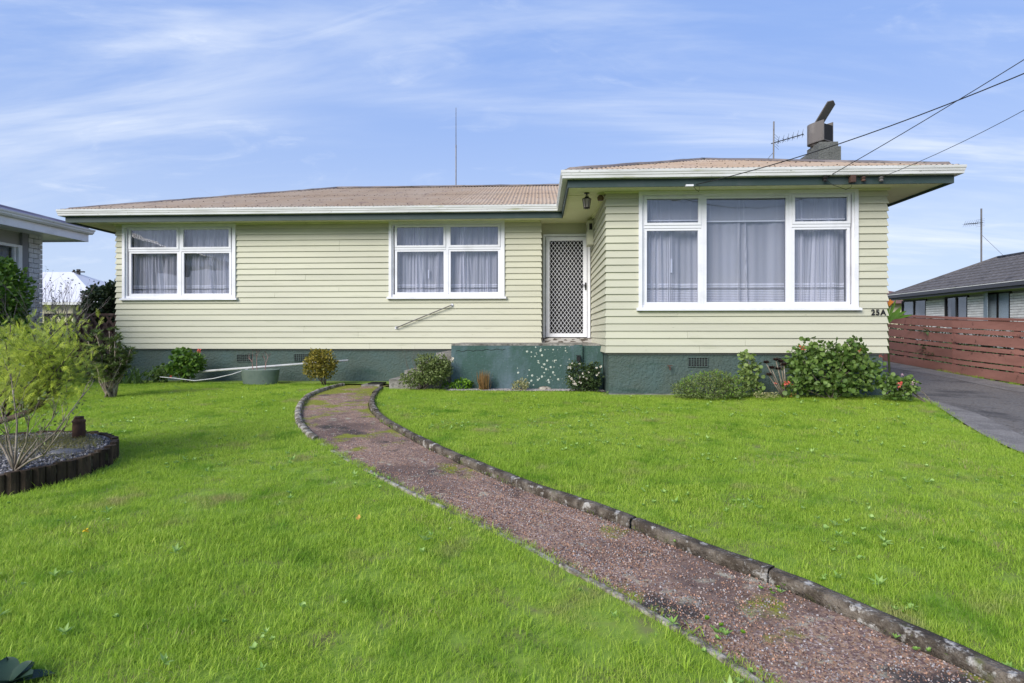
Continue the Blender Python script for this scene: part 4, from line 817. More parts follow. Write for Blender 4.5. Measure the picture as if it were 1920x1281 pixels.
for k in range(40):
    a_ = rd.uniform(0, 6.28); L = rd.uniform(.42, .72); o_ = Vector((rd.uniform(-.22, .3), rd.uniform(-.1, .1), 0)); w_ = rd.uniform(.012, .020); V = []; n = 6
    for i in range(n+1):
        q = i/n; p = b+o_+Vector((math.cos(a_)*L*.75*q, math.sin(a_)*L*.4*q, L*(q*1.15-q*q*.65))); s_ = Vector((-math.sin(a_), math.cos(a_), 0))*w_*(1-q*.85); V += [p-s_, p+s_]
    m.add(V, [(2*i, 2*i+1, 2*i+3, 2*i+2) for i in range(n)])
    if k in (3, 8, 14): pass
m.build('strap_leaves', 'leaf_strap', t)
# oval planter with bare twigs
c = Vector(gb(-5.27, 10.55)); t = thing('planter', c, 'oval sage green plastic planter against the house base', 'planter')
MB().lathe([(.31, 0), (.325, .02), (.365, .27), (.375, .285), (.36, .29), (.345, .27), (.30, .24)], c, 28, 1.0, .55).build('tub', 'tub', t, True); MB().lathe([(.32, .22), (.3, .235)], c, 20, 1, .55).build('potting_soil', 'bedgravel', t)
t = thing('bare_plant', c+Vector((0, 0, .22)), 'pinkish bare branching plant growing in the oval planter', 'plant'); m = MB(); tips = []; rd = random.Random(6)
for dx in (-.14, -.06, .08): branches(m, c+Vector((dx, 0, .22)), (dx*1.2, 0, 1), .21, .011, 2, rd, tips, .75, 2, .3)
m.build('branches', mat('pinkish_bark', (.30, .18, .16), rough=.8), t); P = np.array([tuple(p) for p, d in tips for _ in range(6)]); leafmesh('small_leaves', 'leaf_aeon', P+rng.normal(size=P.shape)*.012, rng.normal(size=P.shape), rng.normal(size=P.shape), .022, *OVAL, t)
# leaning pipe, thin hose
p0, p1 = onY(372, 697, 10.72), onY(653, 676, 10.86); tag(MB().tube([p0, p1], .022, 10).build('plastic_pipe', 'plastic', None, True), 'long pale grey plastic pipe leaning along the green base', 'pipe')
pts = [onY(u, v, 10.45) for u, v in ((300, 707), (325, 709), (365, 714), (400, 710), (435, 702), (465, 692))]; tag(MB().tube(pts, .009, 6).build('hose', 'plastic', None, True), 'thin pale hose lying in a low curve left of the planter', 'hose')
# path drain grate
g0 = ongr(704, 722); t = thing('drain_grate', g0, 'black slotted drain grate on a concrete pad at the top of the path', 'drain grate')
MB().box(g0.x-.22, g0.x+.12, g0.y-.16, g0.y+.14, g0.z-.02, g0.z+.018).build('pad', 'concrete', t)
m = MB()
for k in range(9): x = g0.x-.10+k*.03; m.box(x-.008, x+.008, g0.y-.08, g0.y+.16, g0.z+.019, g0.z+.045)
m.box(g0.x-.12, g0.x+.16, g0.y-.085, g0.y-.07, g0.z+.018, g0.z+.045).box(g0.x-.12, g0.x+.16, g0.y+.16, g0.y+.175, g0.z+.018, g0.z+.045).build('grate', 'black', t)
# bare gravel bed in front of porch
m = MB(); xs_ = np.linspace(-1.55, 1.10, 20)
m.add([(x, 9.40+.04*math.sin(x*4), float(G(x, 9.4))+.012) for x in xs_]+[(x, 9.72, float(G(x, 9.72))+.012) for x in xs_], [(i, i+1, 21+i, 20+i) for i in range(19)])
tag(m.build('porch_gravel_bed', 'bedgravel'), kind='structure')
m = MB(); xs_ = np.linspace(1.08, 5.6, 20); m.add([(x, 8.62+.04*math.sin(x*4), float(G(x, 8.62))+.012) for x in xs_]+[(x, 9.04, float(G(x, 9.04))+.012) for x in xs_], [(i, i+1, 21+i, 20+i) for i in range(19)])
tag(m.build('planting_bed', 'soil'), kind='structure')
m = MB(); xs_ = np.linspace(-8.7, -2.6, 20); m.add([(x, 10.62, float(G(x, 10.6))+.012) for x in xs_]+[(x, 11.24, float(G(x, 11.2))+.012) for x in xs_], [(i, i+1, 21+i, 20+i) for i in range(19)])
tag(m.build('planting_bed', 'soil'), kind='structure')
m = MB(); m.box(1.10, 2.1, 8.93, 9.02, .30, .375).build('footing', 'concrete', house)

# ------------------------------------------------------------------ left garden bed
bx, by, br = BED; z0 = float(G(bx, by)); t = thing('garden_bed_edging', (bx, by, z0), 'round garden bed border of dark upright half logs on the left lawn', 'bed edging'); nlog = 74
for k in range(nlog):
    a_ = 2*math.pi*k/nlog; x, y = bx+br*math.cos(a_), by+br*math.sin(a_); z = float(G(x, y)); h = .15+random.uniform(-.008, .008); w_ = .0385*random.uniform(.9, 1.08); r_ = random.uniform(-.006, .006)
    prof = [(w_*math.sin(q), w_*.9*math.cos(q)) for q in np.linspace(-math.pi/2, math.pi/2, 6)]
    ca, sa = math.cos(a_), math.sin(a_); poly = [(x-sa*p+ca*(q+r_), y+ca*p+sa*(q+r_)) for p, q in prof][::-1]+[(x+sa*w_-ca*.02, y-ca*w_-sa*.02), (x-sa*w_-ca*.02, y+ca*w_-sa*.02)]
    poly = [(x-sa*p+ca*(q+r_), y+ca*p+sa*(q+r_)) for p, q in prof]+[(x-sa*w_-ca*.02, y+ca*w_-sa*.02), (x+sa*w_-ca*.02, y-ca*w_-sa*.02)]
    MB().prism(poly, z-.05, z+h).build('edging_log', 'log', t)
m = MB(); n = 40; V = [(bx, by, z0+.145)]
for R_ in (.3, .6, br-.02):
    for k in range(n): a_ = 2*math.pi*k/n; x, y = bx+R_*math.cos(a_), by+R_*math.sin(a_); V.append((x, y, float(G(x, y))+.125+.012*random.random()+.02*(1-R_)))
f = [(0, 1+k, 1+(k+1) % n) for k in range(n)]+[(1+r_*n+k, 1+(r_+1)*n+k, 1+(r_+1)*n+(k+1) % n, 1+r_*n+(k+1) % n) for r_ in range(2) for k in range(n)]
tag(m.add(V, f).build('bed_surface', 'bedgravel'), kind='structure')
p = Vector((-4.02, 5.45, 0)); q = ongr(148, 823, .13); p = q
tag(MB().lathe([(.052, -.02), (.050, .13), (.048, .15), (.052, .155), (.053, .172), (.040, .178), (.036, .192), (.040, .196), (.038, .206), (.02, .208)], p, 18).build('rusty_post', 'rust', None, True), 'short rusty brown capped post standing in the round garden bed', 'post')
q = ongr(124, 850, .13); m = MB().lathe([(.12, -.03), (.13, .01), (.10, .028), (.02, .03)], q, 9, 1.1, .8); tag(m.build('flat_stone', mat('dark_grey_stone', (.12, .125, .145), rough=.7), None, True), 'flat dark grey stone half sunk in the bed gravel', 'stone')
# conifer reaching in from the left, golden sprays
rd = random.Random(21); tb = Vector((-5.35, 4.75, float(G(-5.35, 4.75))+.1)); t = thing('golden_conifer', tb, 'golden green feathery conifer leaning in from the left over the garden bed', 'conifer')
m = MB(); main = [tb, (-5.25, 4.7, .70), onY(-40, 800, 4.55), onY(5, 789, 4.5), onY(45, 776, 4.5), onY(78, 757, 4.5), onY(100, 740, 4.5), onY(112, 715, 4.5), onY(118, 680, 4.5)]
m.tube(main, [.05, .045, .030, .027, .024, .021, .018, .014, .010], 8)
sprays = []
ends = [(-30, 620), (10, 640), (20, 610), (55, 645), (60, 625), (95, 630), (110, 610), (128, 600), (120, 650), (140, 655), (150, 680), (145, 710), (125, 735), (90, 700), (60, 720), (30, 690), (0, 700), (60, 670), (20, 740), (90, 660), (35, 655), (100, 745), (75, 690), (120, 690), (-20, 670), (0, 655), (80, 640), (45, 730), (110, 720), (-25, 730), (10, 720), (70, 745)]
for i, (u, v) in enumerate(ends):
    e = onY(u, v, 4.5+rd.uniform(-.4, .45)); s_ = Vector(main[min(8, max(2, 2+i % 7))]); mid = s_.lerp(e, .5)+Vector((rd.uniform(-.05, .05), rd.uniform(-.05, .05), rd.uniform(-.02, .08))); m.tube([s_, mid, e], [.009, .006, .003], 5); sprays.append((mid, e))
m.build('branches', 'bark', t, True)
P, D, U, SZ, VV = [], [], [], [], []
for mid, e in sprays:
    for k in range(120):
        q = mid.lerp(e, rd.uniform(.0, 1.06))+Vector((rd.gauss(0, .085), rd.gauss(0, .10), rd.gauss(-.01, .06))); dd = (e-mid).normalized()+Vector((rd.gauss(0, .55), rd.gauss(0, .5), rd.gauss(.12, .45))); dd.normalize(); L = rd.uniform(.045, .095); tone = min(1, max(0, rd.gauss(.45, .28)))
        side = dd.cross(Vector((0, -.8, .6))).normalized()
        for j in range(13):      # one frond: a curving axis with alternating side needles
            w_ = j/13; pt = q+dd*L*w_-Vector((0, 0, .25*L*w_*w_)); sg = 1 if j % 2 else -1
            nd = dd*1.0+side*sg*.95+Vector((0, 0, rd.uniform(-.25, .25))); P.append(pt); D.append(nd); U.append((rd.gauss(0, .3), -.7, .6)); SZ.append(L*.40*(1.05-.6*w_)); VV.append(min(1, tone+.3*w_))
        P.append(q); D.append(dd); U.append((0, -.7, .6)); SZ.append(L*.6); VV.append(tone)
CN = ([(0, .030, 0), (0, -.030, 0), (.55, .045, 0), (.55, -.045, 0), (1, 0, -.05)], [(0, 1, 3), (0, 3, 2), (2, 3, 4)])
leafmesh('foliage', 'leaf_conifer', P, D, U, np.array(SZ), *CN, t, v=VV)
# bare branched shrub in the bed
b = ongr(28, 884, .13); t = thing('bare_shrub', b, 'bare grey branched shrub growing in the round garden bed', 'shrub'); m = MB(); tips = []; rd = random.Random(31)
for tg, dd in (((110, 770), 0), ((160, 735), .3), ((55, 780), -.2), ((0, 760), .1), ((20, 700), .1), ((125, 795), -.3), ((-40, 750), .2), ((95, 820), .4), ((10, 810), -.1)):
    e = onY(tg[0], tg[1], b.y+dd); mid = b.lerp(e, .5)+Vector((rd.uniform(-.04, .04), 0, rd.uniform(-.05, .02))); m.tube([b, b.lerp(mid, .5)+Vector((0, 0, .015)), mid, e], [.010, .008, .006, .003], 5)
    for k in range(5): q = mid.lerp(e, rd.uniform(0, .9)); branches(m, q, (e-mid).normalized()+Vector((rd.uniform(-.6, .6), rd.uniform(-.6, .6), rd.uniform(0, .6))), .12, .004, 1, rd, tips, .6, 2, .1)
m.build('branches', 'wood', t, True)
P = np.array([tuple(p) for p, d in tips for _ in range(2)]); leafmesh('small_leaves', 'leaf_olive', P+rng.normal(size=P.shape)*.01, rng.normal(size=P.shape), rng.normal(size=P.shape), .025, *OVAL, t)
# rhododendron-like shrub on the lawn
b = ongr(206, 745); t = thing('whorled_shrub', b, 'grey green shrub with whorled leaves and a thick mossy trunk on the left lawn', 'shrub'); m = MB(); tips = []; rd = random.Random(41)
for tg in ((180, 700), (200, 690), (220, 690), (235, 665), (245, 655), (190, 660), (215, 640), (225, 632), (205, 620), (180, 625), (172, 655), (228, 680), (210, 665), (195, 705), (240, 690), (183, 680), (165, 640)):
    e = onY(tg[0], tg[1], b.y+rd.uniform(-.25, .25)); s_ = b+Vector((rd.uniform(-.06, .06), rd.uniform(-.04, .04), -.02)); mid = b.lerp(e, .45)+Vector((rd.uniform(-.06, .06), rd.uniform(-.06, .06), 0)); m.tube([s_, s_.lerp(mid, .5), mid, e], [.026, .02, .013, .006], 6)
    tips.append((e, (e-mid).normalized()))
    for k in range(5): q = mid.lerp(e, rd.uniform(.2, .95)); branches(m, q, (e-mid).normalized()+Vector((rd.uniform(-.8, .8), rd.uniform(-.8, .8), rd.uniform(0, .5))), .09, .005, 1, rd, tips, .7, 2, .3, 3)
m.build('branches', 'wood', t, True)
P, D, U = [], [], []
for p, d in tips:
    for k in range(15): a_ = k*2.4; el = rd.uniform(-.1, .9); P.append(tuple(p)); D.append((math.cos(a_)*math.cos(el)+d.x*.4, math.sin(a_)*math.cos(el)+d.y*.4, math.sin(el)+.1)); U.append((0, 0, 1))
Q, QD = blobpts([bl(212, 690, b.y, 30, 22), bl(225, 665, b.y, 24, 18), bl(195, 695, b.y, 20, 18), bl(215, 705, b.y, 18, 16)], 150, .4)
for q, qd in zip(Q, QD):
    for k in range(9): a_ = k*2.4; el = rd.uniform(0, .9); P.append(tuple(q)); D.append((math.cos(a_)*math.cos(el)+qd[0]*.6, math.sin(a_)*math.cos(el)+qd[1]*.6, math.sin(el)+.1)); U.append((0, 0, 1))
leafmesh('foliage', 'leaf_rhodo', P, D, U, .075*rng.uniform(.7, 1.2, len(P)), *LANCE, t)
# glossy hedge shrub far left
t = shrub('glossy_shrub', gb(-9.6, 9.6), 'tall bright green glossy shrub at the left edge in front of the neighbouring house', 'shrub',
    [bl(4, 545, 9.6, 40, 55), bl(-30, 560, 9.6, 50, 90), bl(14, 575, 9.6, 28, 48), bl(30, 620, 9.6, 18, 28), bl(-5, 505, 9.6, 25, 22)], 4200, .085, OVAL, 'leaf_bright', 8, .03, 'bark', .55)
# bare purple twiggy shrub
b = Vector(gb(onY(80, 640, 10.1).x, 10.1)); t = thing('bare_purple_shrub', b, 'leafless purplish twiggy shrub between the glossy shrub and the lattice fence', 'shrub'); m = MB(); tips = []; rd = random.Random(51)
for k in range(15): branches(m, b+Vector((rd.uniform(-.2, .2), rd.uniform(-.2, .2), 0)), (rd.uniform(-.45, .5), rd.uniform(-.4, .4), 1), .92, .012, 3, rd, tips, .42, 3, .25, 4, .60)
m.build('branches', 'purple', t)
P = np.array([tuple(p) for p, d in tips[::2]]); leafmesh('small_leaves', 'leaf_dark', P, rng.normal(size=P.shape), rng.normal(size=P.shape), .035, *OVAL, t)
# dark tree behind the lattice, dark foliage behind
shrub('dark_tree', gb(-11.9, 16), 'dark leafy small tree behind the lattice fence beside the house wall', 'tree', [bl(192, 572, 16, 32, 36), bl(182, 560, 16, 20, 24), bl(212, 560, 16, 16, 30), bl(216, 545, 16, 10, 18), bl(198, 600, 16, 36, 24)], 4200, .10, OVAL, 'leaf_dark', 5, .04, 'bark', .5)
# broad succulent leaves at the bottom left corner, each leaf its own piece
b = ongr(12, 1290); t = thing('agave', b, 'dark broad leaved succulent rosette in the bottom left corner of the lawn', 'plant')
for k in range(9):
    a_ = k*2.4+.5; L = random.Random(k).uniform(.10, .15); el = .35+.07*k; V = []; n = 6
    for i in range(n+1):
        q = i/n; w_ = .035*math.sin(math.pi*min(1, q*.85+.15))**.7*(1 if q < .99 else .1); rr_ = L*q; p = b+Vector((math.cos(a_)*math.cos(el)*rr_, math.sin(a_)*math.cos(el)*rr_, .005+math.sin(el)*rr_-.35*rr_*q)); s_ = Vector((-math.sin(a_), math.cos(a_), 0)); V += [p-s_*w_+Vector((0, 0, .012)), p, p+s_*w_+Vector((0, 0, .012))]
    MB().add(V, [(3*i+j, 3*i+j+1, 3*i+j+4, 3*i+j+3) for i in range(n) for j in range(2)]).build('leaf', 'leaf_agave', t, True)
# orange flowered plant behind the fence at the house corner
b = Vector((6.35, 10.4, 0)); b = onY(1668, 600, 12.6); b.z = float(G(b.x, 12.6)); t = thing('bird_of_paradise', b, 'broad leaved plant with an orange flower showing above the fence beside the house', 'plant')
for (u, v, du, dv, w_) in ((1690, 575, -18, 25, .05), (1700, 583, -35, 18, .045), (1680, 562, -14, 35, .03), (1668, 560, -6, 40, .03), (1712, 590, -40, 8, .03), (1676, 585, -10, 20, .05)):
    tip = onY(u, v, 12.6); root = onY(u+du, v+dv, 12.6); V = []; n = 6
    for i in range(n+1): q = i/n; p = root.lerp(tip, q); d = (tip-root).normalized(); s_ = Vector((-d.z, .3, d.x)).normalized()*w_*math.sin(math.pi*min(.98, .12+.86*q)); V += [p-s_, p+Vector((0, .01, 0)), p+s_]
    MB().add(V, [(3*i+j, 3*i+j+1, 3*i+j+4, 3*i+j+3) for i in range(n) for j in range(2)]).build('leaf', 'leaf_lime', t, True)
MB().tube([b, onY(1662, 590, 12.6)], .02, 6).build('stem', 'leaf_olive', t); fo = onY(1667, 575, 12.55); MB().add([fo, fo+Vector((.10, 0, .10)), fo+Vector((.03, .02, .16)), fo+Vector((-.03, 0, .08))], [(0, 1, 2), (0, 2, 3)]).build('flower', 'orange', t)

# ------------------------------------------------------------------ right fence
FX = 8.9; t = thing('plank_fence', (FX, 12, float(G(FX, 12))), 'red brown horizontal plank fence along the right side of the driveway', 'fence')
js = [2.5, 6.2, 9.45, 12.65, 15.9, 19.5]
def fp_(y, h): return float(G(FX, y))+h
def plank(ya, yb, h0, h1, x0, x1, sag=0):
    j = [random.uniform(-.008, .008) for _ in range(4)]
    MB().add([(x0, ya+.004, fp_(ya, h0)+j[0]), (x1, ya+.004, fp_(ya, h0)+j[0]), (x1, ya+.004, fp_(ya, h1)+j[0]), (x0, ya+.004, fp_(ya, h1)+j[0]), (x0, yb-.004, fp_(yb, h0)+j[1]), (x1, yb-.004, fp_(yb, h0)+j[1]), (x1, yb-.004, fp_(yb, h1)+j[1]), (x0, yb-.004, fp_(yb, h1)+j[1])],
             [(0, 1, 2, 3), (7, 6, 5, 4), (0, 3, 7, 4), (1, 5, 6, 2), (3, 2, 6, 7), (0, 4, 5, 1)]).build('plank', 'fence', t)
for ya, yb in zip(js[:-1], js[1:]):
    for h0, h1 in ((.01, .19), (.33, .51), (.66, .84), (.985, 1.155)): plank(ya, yb, h0, h1, FX-.02, FX)
    for h0, h1 in ((.218, .300), (.538, .622), (.868, .955)): plank(ya, yb, h0, h1, FX-.010, FX)
    plank(ya, yb, 1.16, 1.21, FX-.035, FX+.10)
for y in sorted(js+[(a_+b_)/2 for a_, b_ in zip(js[:-1], js[1:])]): MB().box(FX+.001, FX+.054, y-.05, y+.05, fp_(y, -.1), fp_(y, 1.155)).build('post', 'fence', t)
for yy_, lb in ((10.6, 'nearest'), (13.0, 'middle'), (15.6, 'furthest')):
    z_ = float(G(9.6, yy_)); shrub('border_shrub', (9.6, yy_, z_), 'dark border shrub behind the plank fence, %s of the three' % lb, 'shrub', [(9.55, yy_+d, z_+.5, .38, .8, .55) for d in (-.9, 0, .9)], 3200, .09, LANCE, 'leaf_dark', 4, .02, 'bark', .3, group='shrubs behind the plank fence')
rd = random.Random(61)
for (u, v, s_) in ((1738, 622, .30), (1735, 656, .32), (1748, 664, .28), (1700, 645, .12), (1712, 622, .14), (1760, 625, .12)):
    p = onX(u, v, FX+.02); tt_ = thing('fence_weed', p, {1738: 'strappy weed poking through the upper gap of the plank fence', 1735: 'strappy weed poking through the middle gap of the plank fence', 1748: 'strappy weed bending down over the lower fence planks', 1700: 'small weed tuft in the middle fence gap near the house', 1712: 'small weed tuft in the upper fence gap near the house', 1760: 'small weed tuft in the upper fence gap, furthest from the house'}[u], 'weed')
    n = 12; az = rng.uniform(2.2, 4.1, n); P = np.array(p)+rng.normal(size=(n, 3))*[.01, .06, .01]; D = np.c_[np.cos(az), np.sin(az)*1.4, rng.uniform(-.5, .7, n)]; leafmesh('blades', 'leaf_strap', P, D, np.tile([0, 0, 1.], (n, 1)), s_*rng.uniform(.5, 1, n), *BLADE, tt_)

# ------------------------------------------------------------------ right neighbour
nb = thing('neighbour_house', (15.5, 19, .4), 'white brick house with grey tiled roof beyond the plank fence', 'house')
NX, NXE, NZ, NY0, NY1 = 15.3, 14.7, 1.66+CZ, 8, 24.1; NYE = 24.65; ww = 2.5; nrise = 1.2
wo = [(onX(1692, 580, NX).y, onX(1738, 580, NX).y), (onX(1773, 580, NX).y, onX(1816, 580, NX).y), (onX(1848, 580, NX).y, onX(1896, 580, NX).y)]
wzt = 1.42+CZ; wzb = .47+CZ
m = MB().box(NX+.02, NX+.2, NY0, NY1, -.2, wzb-.05+0); prev = NY0
for y1_, y0_ in sorted(((a_, b_) for a_, b_ in wo), key=lambda q: q[1]):
    m.box(NX+.02, NX+.2, prev, y0_, wzb-.05, NZ-.2); prev = y1_
m.box(NX+.02, NX+.2, prev, NY1, wzb-.05, NZ-.2).box(NX+.02, 20.5, NY1-.2, NY1, -.2, NZ-.2).box(NX+.7, NX+.75, NY0, NY1-.21, -.2, NZ-.2)
wl = m.build('wall', 'mortar', nb)
MB().box(NX-.03, NX+.1, NY0, NY1+.01, wzt, NZ-.12).build('lintel_board', 'limetrim', nb)
def lay(me, parent, X, ya, yb, z0_, z1_, L_, hh, gap):
    z = z0_; k = 0
    while z+hh/2 < z1_:
        y = yb-(0 if k % 2 == 0 else -1)*0; first = L_ if k % 2 == 0 else L_/2
        while y > ya+.03:
            w_ = min(first, y-ya); o = link('brick', me, parent, (X, y-w_/2, z)); o.scale.y = (w_-gap)/(L_-gap); y -= w_; first = L_
        z += hh; k += 1
bme = MB().box(-.045, .045, -.14, .14, -.037, .037).mesh('brick', 'brickw')
ed = sorted([(b_, a_) for a_, b_ in wo]); lo_ = [15.6]+[q[1] for q in ed]; hi_ = [q[0] for q in ed]+[NY1]
for p0_, p1_ in zip(lo_, hi_):
    if p1_-p0_ > .1: lay(bme, wl, NX, p0_+.01, p1_-.005, .25+CZ, wzt-.01, .29, .087, .010)
for i, (a_, b_) in enumerate(wo):
    fw = .05; yb, ya = a_, b_
    w_ = MB().box(NX-.04, NX+.06, ya, ya+fw, wzb, wzt).box(NX-.04, NX+.06, yb-fw, yb, wzb, wzt).box(NX-.04, NX+.06, ya+fw, yb-fw, wzt-fw, wzt).box(NX-.04, NX+.06, ya+fw, yb-fw, wzb, wzb+fw).box(NX-.03, NX+.05, (ya+yb)/2-.03, (ya+yb)/2+.03, wzb+fw, wzt-fw).build('window', 'black', nb)
    for c, d in ((ya+fw, (ya+yb)/2-.03), ((ya+yb)/2+.03, yb-fw)):
        if i == 2: MB().box(NX+.0, NX+.01, c, d, wzb+fw, wzt-fw).build('frosted_pane', 'glassy', w_)
        else: MB().box(NX+.0, NX+.006, c, d, wzb+fw, wzt-fw).build('pane', 'glass', w_)
    if i == 1 or i == 0: MB().box(NX+.2, NX+.22, yb-.75, yb-.2, wzb, wzt).build('blind', mat('inner_blind_%d' % i, (.33, .33, .32), rough=.9), w_)
# open casement sash
a_, b_ = wo[2]; ym = (a_+b_)/2; MB().add([(NX-.05, a_, wzb), (NX-.05, a_, wzt), (NX-.28, ym+.06, wzt), (NX-.28, ym+.06, wzb), (NX-.07, a_, wzb), (NX-.07, a_, wzt), (NX-.30, ym+.06, wzt), (NX-.30, ym+.06, wzb)], [(0, 1, 2, 3), (7, 6, 5, 4), (1, 5, 6, 2), (0, 3, 7, 4), (2, 6, 7, 3), (0, 4, 5, 1)]).build('open_sash', 'glassy', nb)
# tiled roof: courses with scalloped tiles
nr = MB().prism([(NXE+.15, 8), (NXE+2*ww-.15, 8), (NXE+2*ww-.15, NYE-.15), (NXE+.15, NYE-.15)], NZ-.06, NZ-.02).build('roof', 'tile', nb)
def tiles(fn, La, Lb, run, nm):
    crs = 9; V = []; f = []; st = .055; na = int((Lb-La)/st); step = run/crs
    for c in range(crs):
        base_i = len(V)
        for i in range(na+1):
            a = La+i*st; wv = .022*abs(math.sin(math.pi*a/.22))
            for q, up in ((c*step-.03, .045), (c*step-.03, .012), ((c+1)*step, .0)):
                pass
            s0 = max(-.05, c*step-.03); s1 = (c+1)*step+.0
            for s, u_ in ((s0, .0), (s0, .045), (s1, .012)): V.append(fn(a, s, u_+(wv if u_ else 0)))
        for i in range(na):
            b0 = base_i+3*i; f += [(b0, b0+3, b0+4, b0+1), (b0+1, b0+4, b0+5, b0+2)]
    me = bpy.data.meshes.new(nm); me.from_pydata(V, [], f); me.materials.append(M['tile']); o = link(nm, me, nr); o['kind'] = 'stuff'
sn = nrise/ww
def f_side(a, s, u_):                       # slope facing the driveway; hip clamps towards the far end
    y = min(a, NYE-s); return (NXE+s, y, NZ+sn*s+u_)
tiles(f_side, 12.0, NYE, ww, 'roof_tiles')
tiles(lambda a, s, u_: (min(max(a, NXE+s), NXE+2*ww-s), NYE-s, NZ+sn*s+u_), NXE, NXE+2*ww, ww, 'roof_tiles')
tiles(lambda a, s, u_: (NXE+2*ww-s, min(a, NYE-s), NZ+sn*s+u_), 12.0, NYE, ww, 'roof_tiles')
def capl(a, b, parent, mt, r=.09):
    MB().tube([a, b], r, 8).build('ridge_cap', mt, parent, True)
capl((NXE, NYE, NZ+.0), (NXE+ww, NYE-ww, NZ+nrise+.03), nr, 'tile', .07); capl((NXE+ww, NYE-ww, NZ+nrise+.03), (NXE+ww, 12, NZ+nrise+.03), nr, 'tile', .07)
MB().box(NXE-.10, NXE+.03, 8, NYE+.05, NZ-.14, NZ-.005).box(NXE-.0, NXE+.04, 8, NYE, NZ-.22, NZ-.14).box(NXE+.04, NXE+2*ww, NYE-.05, NYE+.08, NZ-.2, NZ-.005).build('gutter', 'charcoal', nb)
MB().box(NXE-.11, NXE-.095, 8, NYE+.05, NZ-.018, NZ+.004).build('gutter_lip', 'gutter', nb)
MB().box(NXE+.04, NX+.05, 8, NYE-.05, NZ-.2, NZ-.17).build('soffit', 'limetrim', nb)
b = onX(1840, 492, NXE+ww-.3); tp_ = Vector((b.x, b.y, onX(1841, 391, NXE+ww-.3).z)); zb = onX(1840, 418, b.x).z; sp_ = onX(1884, 482, NXE+ww)
yagi('tv_aerial', (b.x, b.y, b.z-.1), tuple(tp_), (-1, -.35, -.12), .85, zb, 7, 'television aerial on the ridge of the neighbouring tiled roof', .34, [(b.x, b.y, onX(1840, 440, b.x).z), tuple(sp_)], .03)
# roof of a further house peeping out past the corner
fh = thing('far_house', (16, 34, .6), 'far house with a red brown roof just showing past the right corner of the bungalow', 'house')
fa = onY(1640, 536, 30); MB().add([(fa.x-4, 30, fa.z-.9), (fa.x+5, 30, fa.z-.9), (fa.x+5, 38, fa.z-.9), (fa.x-4, 38, fa.z-.9), (fa.x-2, 34, fa.z+.05), (fa.x+3, 34, fa.z+.05)], [(0, 1, 5, 4), (1, 2, 5), (2, 3, 4, 5), (3, 0, 4), (3, 2, 1, 0)]).build('roof', 'redroof', fh)
MB().box(fa.x-3.5, fa.x+4.5, 30.5, 37.5, .2, fa.z-.9).build('wall', 'cream', fh)

# ------------------------------------------------------------------ left neighbour
ln = thing('neighbour_house', (-12, 10, .36), 'pale grey brick house with white gutter and blue grey roof at the left edge', 'house')
LXE, LYE, LZ = -10.9, 13.3, 2.55+CZ; LWX, LWY = -11.54, 12.7
w0, w1 = onX(38, 500, LWX).y, 8.0
m = MB().box(LWX-.2, LWX-.03, w0, LWY-.03, -.2, LZ-.25).box(LWX-.2, LWX-.03, 4, w0, -.2, .93+CZ).box(LWX-.2, LWX-.03, 4, w0, 1.93+CZ, LZ-.25).box(-18, LWX-.2, LWY-.2, LWY-.03, -.2, LZ-.25).box(LWX-1.3, LWX-1.2, 4, LWY-.21, -.2, LZ-.2)
wl = m.build('wall', 'mortar', ln)
bm2 = MB().box(-.045, .03, -.112, .112, -.050, .050).mesh('brick', 'brickl'); lay(bm2, wl, LWX, w0+.17, LWY-.003, .5+CZ-.6, LZ-.24, .237, .112, .012)
MB().box(LWX-.02, LWX+.04, w0+.01, w0+.16, .2, LZ-.25).build('downpipe', mat('grey_downpipe', (.22, .22, .25), rough=.6), ln)
wf = MB().box(LWX-.06, LWX+.05, w0-.09, w0, .93+CZ, 1.99+CZ).box(LWX-.06, LWX+.05, 8, w0-.09, 1.93+CZ, 1.99+CZ).box(LWX-.06, LWX+.08, 8, w0, .87+CZ, .94+CZ).box(LWX-.05, LWX+.02, w0-.16, w0-.12, .95+CZ, 1.93+CZ).build('window', 'white', ln)
MB().box(LWX-.03, LWX-.024, 8, w0-.09, .94+CZ, 1.93+CZ).build('pane', 'glass', wf)
n = 90; V = [(LWX-.16+.03*math.sin(i*.9)+.015*math.sin(i*2.3), w0-.12-i*.025, z_) for i in range(n) for z_ in (.8+CZ, 2.0+CZ)]
tag(MB().add(V, [(2*i, 2*i+1, 2*i+3, 2*i+2) for i in range(n-1)]).build('net_curtain', mat('grey_net', (.5, .5, .55), rough=.9), None, True), 'grey net curtain in the window of the left neighbouring house', 'curtain')
MB().box(LXE-.03, LXE+.0, 3, LYE, LZ-.30, LZ-.12).box(-18, LXE-.03, LYE-.03, LYE, LZ-.30, LZ-.12).build('fascia', 'white', ln)
gl = [(LXE+.1, 3, LZ), (LXE+.1, LYE+.1, LZ), (-18, LYE+.1, LZ)]
MB().sweep(gl, [(0, 0), (-.012, 0), (-.09, -.012), (-.095, -.12), (-.045, -.12), (-.02, -.08), (-.02, -.05), (-.004, -.035)][::-1]).build('gutter', 'gutter', ln)
MB().add([(LXE-.03, 3, LZ-.27), (LXE-.03, LYE-.03, LZ-.27), (-18, LYE-.03, LZ-.27), (-18, 3, LZ-.27)], [(0, 1, 2, 3)]).build('soffit', 'white', ln)
nr2 = MB().add([(LXE, 3, LZ-.01), (LXE, LYE, LZ-.01), (-18, LYE, LZ-.01), (-18, 3, LZ-.01)], [(0, 1, 2, 3)]).build('roof', 'blueroof', ln)
sl2 = .27; V = []; nn_ = 0
